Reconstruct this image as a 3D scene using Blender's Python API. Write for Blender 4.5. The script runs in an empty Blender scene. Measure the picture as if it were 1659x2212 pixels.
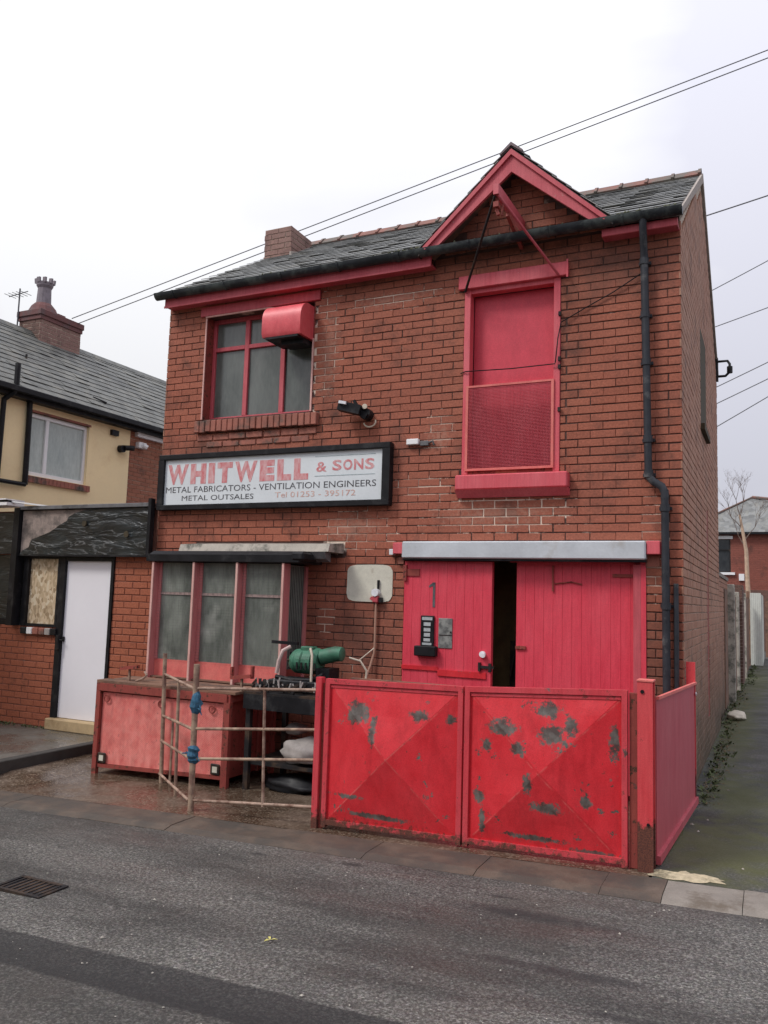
import bpy, bmesh, math, random
from mathutils import Vector, Matrix, Euler
random.seed(7)
R = math.radians
scene = bpy.context.scene
C = scene.collection

# ------------------------------------------------------------------ camera
CAM = Vector((0.7057, -7.6591, 1.7451))
YAW, PITCH, ROLL = R(-25.539), R(6.037), R(1.742)
fwd = Vector((math.sin(YAW)*math.cos(PITCH), math.cos(YAW)*math.cos(PITCH), math.sin(PITCH)))
rt = Vector((math.cos(YAW), -math.sin(YAW), 0))
up = rt.cross(fwd)
r2 = math.cos(ROLL)*rt + math.sin(ROLL)*up
u2 = -math.sin(ROLL)*rt + math.cos(ROLL)*up
cd = bpy.data.cameras.new('camera'); cam = bpy.data.objects.new('camera', cd); C.objects.link(cam)
cam.matrix_world = Matrix(((r2.x, u2.x, -fwd.x, CAM.x), (r2.y, u2.y, -fwd.y, CAM.y), (r2.z, u2.z, -fwd.z, CAM.z), (0, 0, 0, 1)))
cd.sensor_fit = 'VERTICAL'; cd.sensor_height = 36; cd.lens = 36*1759.4/2212
cd.clip_start = 0.05; cd.clip_end = 2000
scene.camera = cam

# ------------------------------------------------------------------ sky, sun, exposure
SUN_EL, SUN_AZ = R(50), R(222)      # azimuth measured clockwise from +Y
world = bpy.data.worlds.new('World'); scene.world = world; world.use_nodes = True
nt = world.node_tree; N = nt.nodes; L = nt.links; N.clear()
out = N.new('ShaderNodeOutputWorld'); bg = N.new('ShaderNodeBackground')
sky = N.new('ShaderNodeTexSky'); sky.sky_type = 'NISHITA'; sky.sun_disc = False
sky.sun_elevation = SUN_EL; sky.sun_rotation = SUN_AZ; sky.dust_density = 4
sm = N.new('ShaderNodeVectorMath'); sm.operation = 'SCALE'; sm.inputs['Scale'].default_value = 0.1
L.new(sky.outputs[0], sm.inputs[0])
tc = N.new('ShaderNodeTexCoord')
mp = N.new('ShaderNodeMapping'); mp.inputs['Scale'].default_value = (1, 1, 2.2); mp.inputs['Location'].default_value = (0.3, 0.1, 0.55)
L.new(tc.outputs['Generated'], mp.inputs[0])
nz = N.new('ShaderNodeTexNoise'); nz.inputs['Scale'].default_value = 1.5; nz.inputs['Detail'].default_value = 5; nz.inputs['Roughness'].default_value = 0.5
nz.inputs['Distortion'].default_value = 0.4
L.new(mp.outputs[0], nz.inputs['Vector'])
cr = N.new('ShaderNodeValToRGB')
cr.color_ramp.elements[0].position = 0.40; cr.color_ramp.elements[0].color = (0.495, 0.495, 0.555, 1)
cr.color_ramp.elements[1].position = 0.58; cr.color_ramp.elements[1].color = (0.645, 0.645, 0.66, 1)
dt = N.new('ShaderNodeVectorMath'); dt.operation = 'DOT_PRODUCT'; dt.inputs[1].default_value = tuple(Vector((-.48, .76, .47)).normalized())
L.new(tc.outputs['Generated'], dt.inputs[0])
thin = N.new('ShaderNodeMapRange'); thin.interpolation_type = 'SMOOTHSTEP'; thin.inputs[1].default_value = .86; thin.inputs[2].default_value = .99; thin.inputs[3].default_value = -.14; thin.inputs[4].default_value = .10
L.new(dt.outputs['Value'], thin.inputs[0])        # the cloud is thinner over the roof
ad = N.new('ShaderNodeMath'); L.new(nz.outputs['Fac'], ad.inputs[0]); L.new(thin.outputs[0], ad.inputs[1])
L.new(ad.outputs[0], cr.inputs[0])
# overcast sky: brighter overhead than at the horizon
sp = N.new('ShaderNodeSeparateXYZ'); L.new(tc.outputs['Generated'], sp.inputs[0])
mr = N.new('ShaderNodeMapRange'); mr.inputs[1].default_value = 0.0; mr.inputs[2].default_value = 1.0; mr.inputs[3].default_value = 0.84; mr.inputs[4].default_value = 2.05
L.new(sp.outputs['Z'], mr.inputs[0])
sc2 = N.new('ShaderNodeVectorMath'); sc2.operation = 'SCALE'; L.new(cr.outputs[0], sc2.inputs[0]); L.new(mr.outputs[0], sc2.inputs['Scale'])
mx = N.new('ShaderNodeMix'); mx.data_type = 'RGBA'; mx.inputs[0].default_value = 0.92
L.new(sm.outputs[0], mx.inputs[6]); L.new(sc2.outputs[0], mx.inputs[7])
L.new(mx.outputs[2], bg.inputs[0]); bg.inputs[1].default_value = 1.0
L.new(bg.outputs[0], out.inputs[0])
sd = bpy.data.lights.new('sun', 'SUN'); sd.energy = 1.5; sd.angle = R(14); sd.color = (1, 0.97, 0.93)
so = bpy.data.objects.new('sun', sd); C.objects.link(so)
sdir = Vector((math.sin(SUN_AZ)*math.cos(SUN_EL), math.cos(SUN_AZ)*math.cos(SUN_EL), math.sin(SUN_EL)))
so.rotation_euler = sdir.to_track_quat('Z', 'Y').to_euler()
scene.view_settings.view_transform = 'Standard'; scene.view_settings.look = 'None'
scene.view_settings.exposure = 0.36; scene.view_settings.gamma = 1
scene.view_settings.use_curve_mapping = False

# ------------------------------------------------------------------ helpers
class G:
    """mesh collector"""
    def __init__(s): s.v = []; s.f = []; s.m = []; s.mi = 0
    def face(s, pts):
        b = len(s.v); s.v += [tuple(p) for p in pts]; s.f.append(tuple(range(b, b+len(pts)))); s.m.append(s.mi)
    def add(s, vs, fs):
        b = len(s.v); s.v += [tuple(p) for p in vs]
        for f in fs: s.f.append(tuple(i+b for i in f)); s.m.append(s.mi)
    def box(s, x0, x1, y0, y1, z0, z1, c=0.0):
        if c <= 0:
            s.add([(x0,y0,z0),(x1,y0,z0),(x1,y1,z0),(x0,y1,z0),(x0,y0,z1),(x1,y0,z1),(x1,y1,z1),(x0,y1,z1)],
                  [(0,3,2,1),(4,5,6,7),(0,1,5,4),(1,2,6,5),(2,3,7,6),(3,0,4,7)])
        else:
            bm = bmesh.new(); bmesh.ops.create_cube(bm, size=1)
            for v in bm.verts:
                v.co = Vector(((x0+x1)/2+v.co.x*(x1-x0), (y0+y1)/2+v.co.y*(y1-y0), (z0+z1)/2+v.co.z*(z1-z0)))
            bmesh.ops.bevel(bm, geom=bm.edges[:], offset=c, segments=1, affect='EDGES')
            bm.verts.index_update(); s.add([v.co[:] for v in bm.verts], [tuple(v.index for v in f.verts) for f in bm.faces]); bm.free()
        return s
    def bar(s, a, b, w, h, upv=(0,0,1)):
        a = Vector(a); b = Vector(b); d = (b-a).normalized(); u = Vector(upv)
        if abs(d.dot(u)) > .98: u = Vector((0,1,0))
        x = d.cross(u).normalized(); u = x.cross(d)
        P = []
        for q in (a, b):
            for sx, sz in ((-1,-1),(1,-1),(1,1),(-1,1)): P.append(q+x*sx*w/2+u*sz*h/2)
        s.add(P, [(0,1,2,3),(7,6,5,4),(0,4,5,1),(1,5,6,2),(2,6,7,3),(3,7,4,0)]); return s
    def tube(s, pts, r, n=10, cap=True):
        pts = [Vector(p) for p in pts]; rings = []
        prev = None
        for i, p in enumerate(pts):
            if i == 0: d = pts[1]-p
            elif i == len(pts)-1: d = p-pts[i-1]
            else: d = (pts[i+1]-p).normalized()+(p-pts[i-1]).normalized()
            d.normalize()
            if prev is None:
                x = d.orthogonal().normalized()
            else:
                x = (prev-d*prev.dot(d)).normalized()
            prev = x; y = d.cross(x)
            rr = r[i] if isinstance(r, (list, tuple)) else r
            rings.append([p+x*rr*math.cos(2*math.pi*k/n)+y*rr*math.sin(2*math.pi*k/n) for k in range(n)])
        vs = [v for q in rings for v in q]; fs = []
        for i in range(len(rings)-1):
            for k in range(n):
                a = i*n+k; b = i*n+(k+1) % n; fs.append((a, b, b+n, a+n))
        if cap: fs.append(tuple(reversed(range(n)))); fs.append(tuple(range((len(rings)-1)*n, len(rings)*n)))
        s.add(vs, fs); return s
    def ext(s, poly, axis, a, b):
        """polygon given as 2-tuples, extruded along axis from a to b"""
        def P(p, t): return (t, p[0], p[1]) if axis == 'x' else ((p[0], t, p[1]) if axis == 'y' else (p[0], p[1], t))
        n = len(poly); s.add([P(p, a) for p in poly]+[P(p, b) for p in poly],
            [tuple(range(n)), tuple(range(2*n-1, n-1, -1))]+[(i, i+n, (i+1) % n+n, (i+1) % n) for i in range(n)]); return s
    def build(s, name, mat, parent=None, smooth=False, kind=None, label=None, loc=None, recalc=True, sep=False):
        if sep:
            par = list(range(len(s.v)))
            def fd(a):
                while par[a] != a: par[a] = par[par[a]]; a = par[a]
                return a
            for f in s.f:
                for k in f[1:]: par[fd(k)] = fd(f[0])
            gr = {}
            for f in s.f: gr.setdefault(fd(f[0]), []).append(f)
            for fl_ in gr.values():
                ids = sorted({k for f in fl_ for k in f}); mp_ = {k: i for i, k in enumerate(ids)}
                h = G(); h.add([s.v[k] for k in ids], [tuple(mp_[k] for k in f) for f in fl_]); r_ = h.build(name, mat, parent, smooth, kind, label, loc, recalc)
            return r_
        me = bpy.data.meshes.new(name); me.from_pydata(s.v, [], s.f)
        for m in (mat if isinstance(mat, (list, tuple)) else [mat]): me.materials.append(m)
        if max(s.m, default=0) > 0: me.polygons.foreach_set('material_index', s.m)
        if recalc:
            bm = bmesh.new(); bm.from_mesh(me); bmesh.ops.recalc_face_normals(bm, faces=bm.faces); bm.to_mesh(me); bm.free()
        if smooth:
            me.polygons.foreach_set('use_smooth', [True]*len(me.polygons)); me.set_sharp_from_angle(angle=R(38))
        me.update()
        o = bpy.data.objects.new(name, me); C.objects.link(o)
        if loc is not None:
            me.transform(Matrix.Translation(-Vector(loc))); o.location = loc
        if parent is not None:
            o.parent = parent; o.location = Vector(o.location)-wpos(parent)
        if kind: o['kind'] = kind
        if label: o['label'] = label
        return o
def wpos(o):
    p = Vector(o.location)
    while o.parent: o = o.parent; p += Vector(o.location)
    return p
def thing(name, label, cat, loc=(0,0,0), group=None):
    o = bpy.data.objects.new(name, None); C.objects.link(o); o.location = loc; o.empty_display_size = .1
    o['label'] = label; o['category'] = cat
    if group: o['group'] = group
    return o
def tag(o, label, cat, group=None):
    o['label'] = label; o['category'] = cat
    if group: o['group'] = group
    return o
def g(x):                       # the street falls gently to the left
    return 0.03+0.033*max(-7, min(2, x))

# ------------------------------------------------------------------ materials
def new(name):
    m = bpy.data.materials.new(name); m.use_nodes = True
    t = m.node_tree; b = t.nodes['Principled BSDF']; return m, t, b
class NB:
    def __init__(s, t): s.t = t
    def n(s, ty, **kw):
        x = s.t.nodes.new(ty)
        for k, v in kw.items(): setattr(x, k, v)
        return x
    def l(s, a, b): s.t.links.new(a, b)
    def pos(s): return s.n('ShaderNodeNewGeometry').outputs['Position']
    def map(s, v, scale=(1,1,1), loc=(0,0,0)):
        m = s.n('ShaderNodeMapping'); m.inputs['Scale'].default_value = scale; m.inputs['Location'].default_value = loc
        s.l(v, m.inputs[0]); return m.outputs[0]
    def noise(s, v, scale, detail=4, rough=.55, dist=0):
        x = s.n('ShaderNodeTexNoise'); x.inputs['Scale'].default_value = scale; x.inputs['Detail'].default_value = detail
        x.inputs['Roughness'].default_value = rough; x.inputs['Distortion'].default_value = dist; s.l(v, x.inputs['Vector']); return x.outputs['Fac']
    def ramp(s, f, stops):
        x = s.n('ShaderNodeValToRGB'); e = x.color_ramp.elements
        while len(e) < len(stops): e.new(.5)
        for k, (p, c) in enumerate(stops):
            e[k].position = p; e[k].color = (c, c, c, 1) if isinstance(c, (int, float)) else (*c, 1)
        s.l(f, x.inputs[0]); return x.outputs[0]
    def mix(s, f, a, b, blend='MIX'):
        x = s.n('ShaderNodeMix'); x.data_type = 'RGBA'; x.blend_type = blend
        for i, v in ((0, f), (6, a), (7, b)):
            if isinstance(v, (int, float)): x.inputs[i].default_value = v if i == 0 else (v, v, v, 1)
            elif isinstance(v, tuple): x.inputs[i].default_value = (*v, 1)
            else: s.l(v, x.inputs[i])
        return x.outputs[2]
    def math(s, op, a, b=None, c=None):
        x = s.n('ShaderNodeMath'); x.operation = op
        for i, v in enumerate((a, b, c)):
            if v is None: continue
            if isinstance(v, (int, float)): x.inputs[i].default_value = v
            else: s.l(v, x.inputs[i])
        return x.outputs[0]
    def sep(s, v):
        x = s.n('ShaderNodeSeparateXYZ'); s.l(v, x.inputs[0]); return x.outputs
    def comb(s, a, b, c):
        x = s.n('ShaderNodeCombineXYZ')
        for i, v in enumerate((a, b, c)):
            if isinstance(v, (int, float)): x.inputs[i].default_value = v
            else: s.l(v, x.inputs[i])
        return x.outputs[0]
    def white(s, v):
        x = s.n('ShaderNodeTexWhiteNoise'); s.l(v, x.inputs[0]); return x.outputs
    def bump(s, h, b, strength=.3, dist=.01):
        x = s.n('ShaderNodeBump'); x.inputs['Strength'].default_value = strength; x.inputs['Distance'].default_value = dist
        s.l(h, x.inputs['Height']); s.l(x.outputs[0], b.inputs['Normal'])

def plain(name, col, rough=.6, metal=0, var=.25, scale=9, bump=.15, dirt=None, dirtamt=.3, fine=.25):
    """paint / metal / stone with mottling, fine speckle and optional dirt colour"""
    m, t, b = new(name); q = NB(t); p = q.pos()
    n1 = q.noise(p, scale, 6, .6); n2 = q.noise(p, scale*14, 3)
    d = tuple(c*(1-var) for c in col); h = tuple(min(1, c*(1+var)) for c in col)
    c = q.ramp(n1, [(.3, d), (.7, h)])
    c = q.mix(fine, c, q.ramp(n2, [(.3, tuple(x*.6 for x in col)), (.7, tuple(min(1, x*1.4) for x in col))]))
    if dirt:
        k = q.noise(p, scale*.45, 8, .68)
        c = q.mix(q.ramp(k, [(.62-dirtamt*.4, 0.0), (.72-dirtamt*.3, 1.0)]), c, dirt)
    q.l(c, b.inputs['Base Color']); b.inputs['Metallic'].default_value = metal
    q.l(q.ramp(n1, [(.2, max(0, rough-.12)), (.8, min(1, rough+.12))]), b.inputs['Roughness'])
    q.bump(n2, b, bump, .004)
    return m

BW, BH = .2335, .0805           # brick pitch
def brick_mat(name, axis, cols, dirt=(.05,.035,.03), dirtamt=.25, z_lo=None, smear=(), darkened=()):
    m, t, b = new(name); q = NB(t); p = q.pos(); x, y, z = q.sep(p)[0:3]
    a = x if axis == 'x' else y
    row = q.math('FLOOR', q.math('DIVIDE', z, BH))
    off = q.math('MULTIPLY', q.math('MODULO', q.math('ADD', row, 100), 2), .5)
    colc = q.math('FLOOR', q.math('ADD', q.math('DIVIDE', a, BW), off))
    w = q.white(q.comb(colc, row, 3.3))
    c = q.ramp(w[0], [(0, cols[0]), (.35, cols[1]), (.7, cols[2]), (1, cols[3])])
    big = q.noise(p, .75, 4, .6)
    c = q.mix(q.ramp(big, [(.38, 0.0), (.62, .75)]), c, q.mix(.5, c, cols[4]))
    sp_ = q.noise(p, 48, 7, .78)
    c = q.mix(.6, c, q.ramp(sp_, [(.32, tuple(k*.45 for k in cols[1])), (.52, cols[1]), (.72, tuple(min(1, k*1.7) for k in cols[1]))]))
    dn = q.noise(p, 2.3, 9, .7)
    c = q.mix(q.ramp(dn, [(.60-dirtamt*.3, 0.0), (.78-dirtamt*.2, .8)]), c, dirt)
    for grp, colr, lo, hi in ((smear, (.50,.36,.28), .8, 1.15), (darkened, (.075,.045,.035), .5, 1.4)):
        for (sx, sz, rx, rz) in grp:      # mortar smeared over repointed courses / areas tinted dark brown
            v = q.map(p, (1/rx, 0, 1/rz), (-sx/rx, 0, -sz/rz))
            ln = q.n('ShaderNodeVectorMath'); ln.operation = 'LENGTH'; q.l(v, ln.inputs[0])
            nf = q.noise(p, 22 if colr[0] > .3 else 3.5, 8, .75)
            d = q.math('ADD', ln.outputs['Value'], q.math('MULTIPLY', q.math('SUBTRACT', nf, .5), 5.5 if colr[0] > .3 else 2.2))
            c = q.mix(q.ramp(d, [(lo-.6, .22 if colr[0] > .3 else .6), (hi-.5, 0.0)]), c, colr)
    if z_lo:      # damp algae staining low on the wall
        zz = q.math('ADD', z, q.math('MULTIPLY', q.noise(p, 3, 5), 1.2))
        c = q.mix(q.ramp(q.math('DIVIDE', zz, z_lo), [(.3, .85), (1, 0.0)]), c, (.05, .047, .028))
    q.l(c, b.inputs['Base Color']); b.inputs['Roughness'].default_value = .72
    b.inputs['Specular IOR Level'].default_value = .35
    q.bump(sp_, b, .5, .004)
    return m
def mortar_mat(name, dark, light, spots, base_amt=.12):
    m, t, b = new(name); q = NB(t); p = q.pos()
    nn = q.noise(p, 9, 6, .7); c = q.mix(q.ramp(nn, [(.35, 0.0), (.7, 1.0)]), dark, tuple(k*2.0 for k in dark))
    mask = q.ramp(q.noise(p, 1.7, 8, .75), [(.60, 0.0), (.68, base_amt*4)])
    for (sx, sz, rx, rz) in spots:      # re-pointed patches
        v = q.map(p, (1/rx, 0, 1/rz), (-sx/rx, 0, -sz/rz))
        ln = q.n('ShaderNodeVectorMath'); ln.operation = 'LENGTH'; q.l(v, ln.inputs[0])
        d = q.math('ADD', ln.outputs['Value'], q.math('MULTIPLY', q.math('SUBTRACT', q.noise(p, 5, 6, .75), .5), 2.6))
        mask = q.math('MAXIMUM', mask, q.ramp(d, [(.75, 1.0), (.95, 0.0)]))
    c = q.mix(mask, c, light)
    q.l(c, b.inputs['Base Color']); b.inputs['Roughness'].default_value = .92
    q.bump(q.noise(p, 90, 3), b, .6, .006)
    return m

FB = [(.255,.083,.052), (.36,.118,.072), (.41,.145,.092), (.305,.098,.064), (.31,.13,.10)]
M = {}
M['brick'] = brick_mat('brick_red', 'x', FB, dirtamt=.3, smear=[(-3.70,4.45,.16,.6), (-1.75,2.60,.8,.16), (-3.3,2.48,.5,.2), (-2.9,4.95,.6,.09), (-2.35,3.4,.15,.2)], darkened=[(-3.0,5.3,2.8,.22), (-.6,5.0,1.0,.5), (-3.2,1.3,.8,.7), (-.3,1.2,.5,1.0), (-5.2,3.45,.9,.18), (-1.6,5.45,1.0,.3)])
M['mortar'] = mortar_mat('mortar_dark', (.058,.031,.025), (.78,.64,.52), [(-3.72,4.5,.22,.75), (-1.75,2.60,.85,.22), (-3.25,2.45,.5,.25), (-2.9,4.93,.7,.12), (-2.35,3.45,.2,.25), (-2.55,2.9,.3,.15), (-.25,2.3,.12,.5), (-3.6,1.5,.12,.2)])
M['brick_side'] = brick_mat('brick_side', 'y', [(.27,.12,.075), (.38,.18,.115), (.46,.26,.18), (.30,.13,.08), (.46,.34,.25)], dirtamt=.25, z_lo=2.2)
M['mortar_side'] = mortar_mat('mortar_side', (.34,.28,.225), (.55,.47,.40), [])
M['brick_dark'] = brick_mat('brick_dark', 'x', [(.11,.06,.048), (.15,.08,.062), (.19,.10,.078), (.12,.068,.055), (.12,.085,.07)])
M['brick_chim'] = brick_mat('brick_chim', 'x', [(.20,.115,.095), (.26,.145,.12), (.31,.18,.15), (.22,.125,.105), (.24,.19,.16)])
M['brick_shop'] = brick_mat('brick_shop', 'x', [(.29,.085,.048), (.37,.12,.066), (.41,.14,.082), (.32,.10,.06), (.34,.125,.08)], dirtamt=.1)
M['mortar_shop'] = mortar_mat('mortar_shop', (.16,.065,.045), (.5,.4,.33), [])

def red_paint(name, col, fade, chipcol=(.12,.11,.105), chips=0.0, spots=(), sc=1.0, rough=.45, streak=True, rust=0.0, rustz=None, folds=()):
    m, t, b = new(name); q = NB(t); p = q.pos()
    n1 = q.noise(q.map(p, (1,1,.35) if streak else (1,1,1)), 5*sc, 7, .62)
    c = q.mix(q.ramp(n1, [(.3, 0.0), (.72, 1.0)]), col, fade)
    n3 = q.noise(q.map(p, (9,9,.7) if streak else (2,2,.8)), 6, 7, .65)
    c = q.mix(.22, c, q.mix(q.ramp(n3, [(.35, 0.0), (.65, 1.0)]), tuple(k*.58 for k in col), tuple(min(1, k*1.25) for k in fade)))
    fine = q.noise(p, 130, 3)
    c = q.mix(.2, c, q.ramp(fine, [(.3, tuple(k*.5 for k in col)), (.7, tuple(min(1, k*1.5+.04) for k in col))]))
    for (xa, za, xb, zb_) in folds:      # paint rubbed along the pressed folds
        x_, y_, z_ = q.sep(p)[0:3]; ln = math.hypot(xb-xa, zb_-za); nx_, nz_ = -(zb_-za)/ln, (xb-xa)/ln
        dd_ = q.math('ABSOLUTE', q.math('ADD', q.math('ADD', q.math('MULTIPLY', x_, nx_), q.math('MULTIPLY', z_, nz_)), -(xa*nx_+za*nz_)))
        ins = q.math('MULTIPLY', q.math('GREATER_THAN', x_, min(xa, xb)), q.math('LESS_THAN', x_, max(xa, xb)))
        kk = q.math('MULTIPLY', q.ramp(dd_, [(0.001, .38), (.008, 0.0)]), q.ramp(q.noise(p, 12, 6, .7), [(.42, 0.0), (.6, 1.0)]))
        c = q.mix(q.math('MULTIPLY', kk, ins), c, (.80, .26, .22))
    mask = None
    if chips > 0:
        cn = q.noise(p, 7.5*sc, 10, .72, .3); mask = q.ramp(cn, [(.70-chips*.12, 0.0), (.71-chips*.12, 1.0)])
        cn2 = q.noise(p, 46*sc, 8, .75); mask = q.math('MAXIMUM', mask, q.ramp(cn2, [(.735-chips*.12, 0.0), (.75-chips*.12, .9)]))
        scr = q.noise(q.map(p, (26,26,2.2)), 3.0, 6, .7); mask = q.math('MAXIMUM', mask, q.ramp(scr, [(.80-chips*.10, 0.0), (.83-chips*.10, .6)]))
        gr_ = q.noise(q.map(p, (1,1,.4)), 9, 9, .75); c = q.mix(q.ramp(gr_, [(.5, 0.0), (.72, chips*.65)]), c, tuple(k*.35 for k in col))
    for (sx, sz, rx, rz) in spots:
        v = q.map(p, (1/rx, 0, 1/rz), (-sx/rx, 0, -sz/rz))
        ln = q.n('ShaderNodeVectorMath'); ln.operation = 'LENGTH'; q.l(v, ln.inputs[0])
        d = q.math('ADD', ln.outputs['Value'], q.math('MULTIPLY', q.math('SUBTRACT', q.noise(p, 24, 10, .78), .5), 4.4))
        k = q.ramp(d, [(.70, .95), (.95, .55), (1.12, 0.0)]); mask = k if mask is None else q.math('MAXIMUM', mask, k)
    if mask is not None:
        cc = q.mix(q.ramp(q.noise(p, 11, 5), [(.4, 0.0), (.62, 1.0)]), chipcol, tuple(min(1, k*2.4+.03) for k in chipcol))
        c = q.mix(mask, c, cc)
    if rust > 0:
        rn = q.noise(p, 16, 9, .75)
        k = q.ramp(rn, [(.66-rust*.2, 0.0), (.69-rust*.2, 1.0)])
        if rustz:
            z = q.sep(p)[2]; zz = q.math('ADD', z, q.math('MULTIPLY', q.math('SUBTRACT', q.noise(p, 22, 8, .7), .5), .35))
            k = q.math('MAXIMUM', q.math('MULTIPLY', k, .7), q.ramp(q.math('SUBTRACT', zz, rustz-.5), [(.47, .95), (.52, 0.0)]))
        c = q.mix(k, c, q.mix(q.ramp(fine, [(.35, 0.0), (.65, 1.0)]), (.035,.018,.014), (.14,.055,.03)))
        q.l(q.ramp(k, [(0, rough), (1, .9)]), b.inputs['Roughness'])
    else: b.inputs['Roughness'].default_value = rough
    q.l(c, b.inputs['Base Color'])
    q.bump(q.mix(.5, fine, n1) if mask is None else q.mix(q.math('MULTIPLY', mask, .7), fine, 0.0), b, .25, .003)
    return m
M['red_door'] = red_paint('red_door_paint', (.66,.028,.060), (.76,.085,.120), chips=.1, rough=.5)
M['red_flat'] = red_paint('red_flat_paint', (.58,.032,.060), (.64,.055,.085), chips=.12, rough=.5, streak=False)
M['red_trim'] = red_paint('red_trim_paint', (.46,.045,.065), (.60,.13,.15), chips=.35, chipcol=(.25,.10,.09), rough=.6)
M['red_bright'] = red_paint('red_sill_paint', (.60,.055,.08), (.70,.15,.17), chips=.15, chipcol=(.3,.1,.1), rough=.55)
M['red_gate'] = red_paint('red_gate_paint', (.63,.014,.024), (.70,.042,.054), chips=.6, chipcol=(.045,.052,.045), rough=.38, streak=False, rust=.12, rustz=.03, folds=[(-2.46,.02,-1.39,1.06), (-2.46,1.05,-1.39,.03), (-1.30,.04,-.22,1.12), (-1.30,1.07,-.22,.05)],
    spots=[(-2.20,.855,.10,.085), (-1.684,.878,.075,.045), (-1.446,.87,.04,.035), (-2.06,.74,.03,.11), (-2.256,.225,.13,.02), (-2.0,.10,.26,.022),
           (-1.04,.861,.11,.055), (-.716,1.00,.10,.055), (-.684,.84,.10,.07), (-.56,.91,.05,.075), (-1.164,.72,.035,.045), (-.924,.725,.05,.05), (-1.221,.358,.04,.05),
           (-.719,.346,.12,.038), (-.45,.419,.045,.042), (-1.19,.20,.025,.10), (-.82,.127,.22,.02), (-.42,.09,.16,.018), (-.27,.83,.035,.11), (-.85,.5,.03,.07)])
M['red_frame'] = red_paint('red_frame_paint', (.58,.03,.045), (.64,.085,.10), chips=.5, chipcol=(.10,.05,.045), rough=.5, rust=.35, rustz=.05)
M['red_post'] = red_paint('red_post_paint', (.60,.035,.045), (.66,.09,.095), chips=.15, chipcol=(.09,.04,.035), rough=.5, rust=.15, rustz=.33)
M['red_panel'] = red_paint('red_side_paint', (.44,.045,.070), (.52,.12,.14), chips=.3, chipcol=(.2,.11,.11), rough=.5)
M['pink_steel'] = red_paint('faded_pink_paint', (.66,.12,.11), (.74,.22,.18), chips=.3, chipcol=(.40,.10,.09), rough=.62, sc=2, streak=False)
M['rust_red'] = red_paint('rusty_red_paint', (.24,.035,.028), (.34,.065,.045), chips=.5, chipcol=(.08,.03,.022), rough=.7, sc=2, rust=.5)
M['bin_sheet'] = red_paint('bin_sheet_paint', (.72,.13,.115), (.84,.33,.28), chips=.6, chipcol=(.20,.055,.045), rough=.6, sc=2.4, streak=False)
M['pink_wood'] = red_paint('pink_wood_paint', (.50,.14,.14), (.62,.25,.24), chips=.3, chipcol=(.25,.15,.13), rough=.7)
M['pink_edge'] = red_paint('pink_edge_paint', (.66,.34,.30), (.74,.48,.42), chips=.5, chipcol=(.3,.16,.12), rough=.7, sc=3)
M['rust'] = plain('rusty_pipe', (.20,.115,.085), .8, var=.35, scale=14, dirt=(.38,.27,.19), dirtamt=.5, bump=.5)
M['rust_light'] = plain('rusty_pipe_light', (.36,.25,.19), .75, var=.35, scale=16, dirt=(.15,.075,.05), dirtamt=.35, bump=.5)
M['black'] = plain('black_paint', (.011,.011,.013), .5, var=.4, dirt=(.035,.035,.036), dirtamt=.2)
M['dark'] = plain('dark_steel', (.018,.017,.018), .6, var=.4, dirt=(.07,.045,.03), dirtamt=.3)
M['gutter'] = plain('gutter_grey', (.026,.030,.034), .45, var=.35, dirt=(.08,.095,.09), dirtamt=.35)
M['pipe'] = plain('downpipe_grey', (.035,.038,.045), .45, var=.3, dirt=(.12,.12,.12), dirtamt=.1)
M['galv'] = plain('galvanised', (.58,.62,.65), .45, metal=.25, var=.12, scale=3, dirt=(.45,.44,.42), dirtamt=.1, fine=.08)
M['white'] = plain('white_paint', (.76,.77,.80), .45, var=.04, scale=2, bump=.05)
M['sign_white'] = plain('sign_white', (.70,.745,.765), .4, var=.05, scale=3, bump=.05, fine=.05)
M['cream_patch'] = plain('cream_patch', (.62,.60,.50), .8, var=.10, scale=14, dirt=(.42,.38,.30), dirtamt=.05)
M['cream'] = plain('cream_render', (.95,.76,.45), .85, var=.05, scale=1.4, dirt=(.84,.64,.36), dirtamt=.10, fine=.06)
M['upvc'] = plain('upvc_white', (.85,.85,.85), .35, var=.03, bump=.02, fine=.03)
M['slate'] = None
M['lead'] = plain('lead_grey', (.14,.14,.145), .6, var=.3, dirt=(.05,.05,.05), dirtamt=.3)
M['concrete'] = plain('concrete_white', (.42,.385,.33), .85, var=.2, scale=10, dirt=(.12,.12,.10), dirtamt=.35, bump=.4)
M['verge'] = plain('mortar_verge', (.38,.33,.29), .9, var=.25, scale=20, bump=.6)
M['ridge'] = plain('ridge_tile', (.25,.115,.09), .8, var=.3, scale=8, dirt=(.15,.13,.11), dirtamt=.45)
M['wood_old'] = plain('weathered_wood', (.21,.115,.075), .85, var=.3, scale=8, dirt=(.09,.06,.045), dirtamt=.35, bump=.5)
M['green'] = plain('green_enamel', (.040,.150,.090), .6, var=.45, dirt=(.04,.045,.035), dirtamt=.22)
M['hose'] = plain('cream_hose', (.60,.53,.42), .6, var=.2)
M['cable_pink'] = plain('pink_cable', (.42,.24,.17), .7, var=.2)
M['blue'] = plain('blue_cord', (.035,.12,.20), .8, var=.6, scale=40, bump=.8)
M['sack'] = plain('grey_sack', (.33,.30,.28), .85, var=.3, scale=12)
M['sill_brick'] = plain('sill_brick', (.33,.12,.085), .8, var=.35, scale=7, dirt=(.10,.075,.06), dirtamt=.35, bump=.5)
M['terracotta'] = plain('terracotta', (.15,.062,.058), .8, var=.25, scale=6, dirt=(.12,.08,.08), dirtamt=.3)
M['pot'] = plain('grey_pot', (.22,.19,.21), .8, var=.3, scale=9)
M['wire'] = plain('wire_grey', (.12,.12,.13), .7, var=.1)
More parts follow.
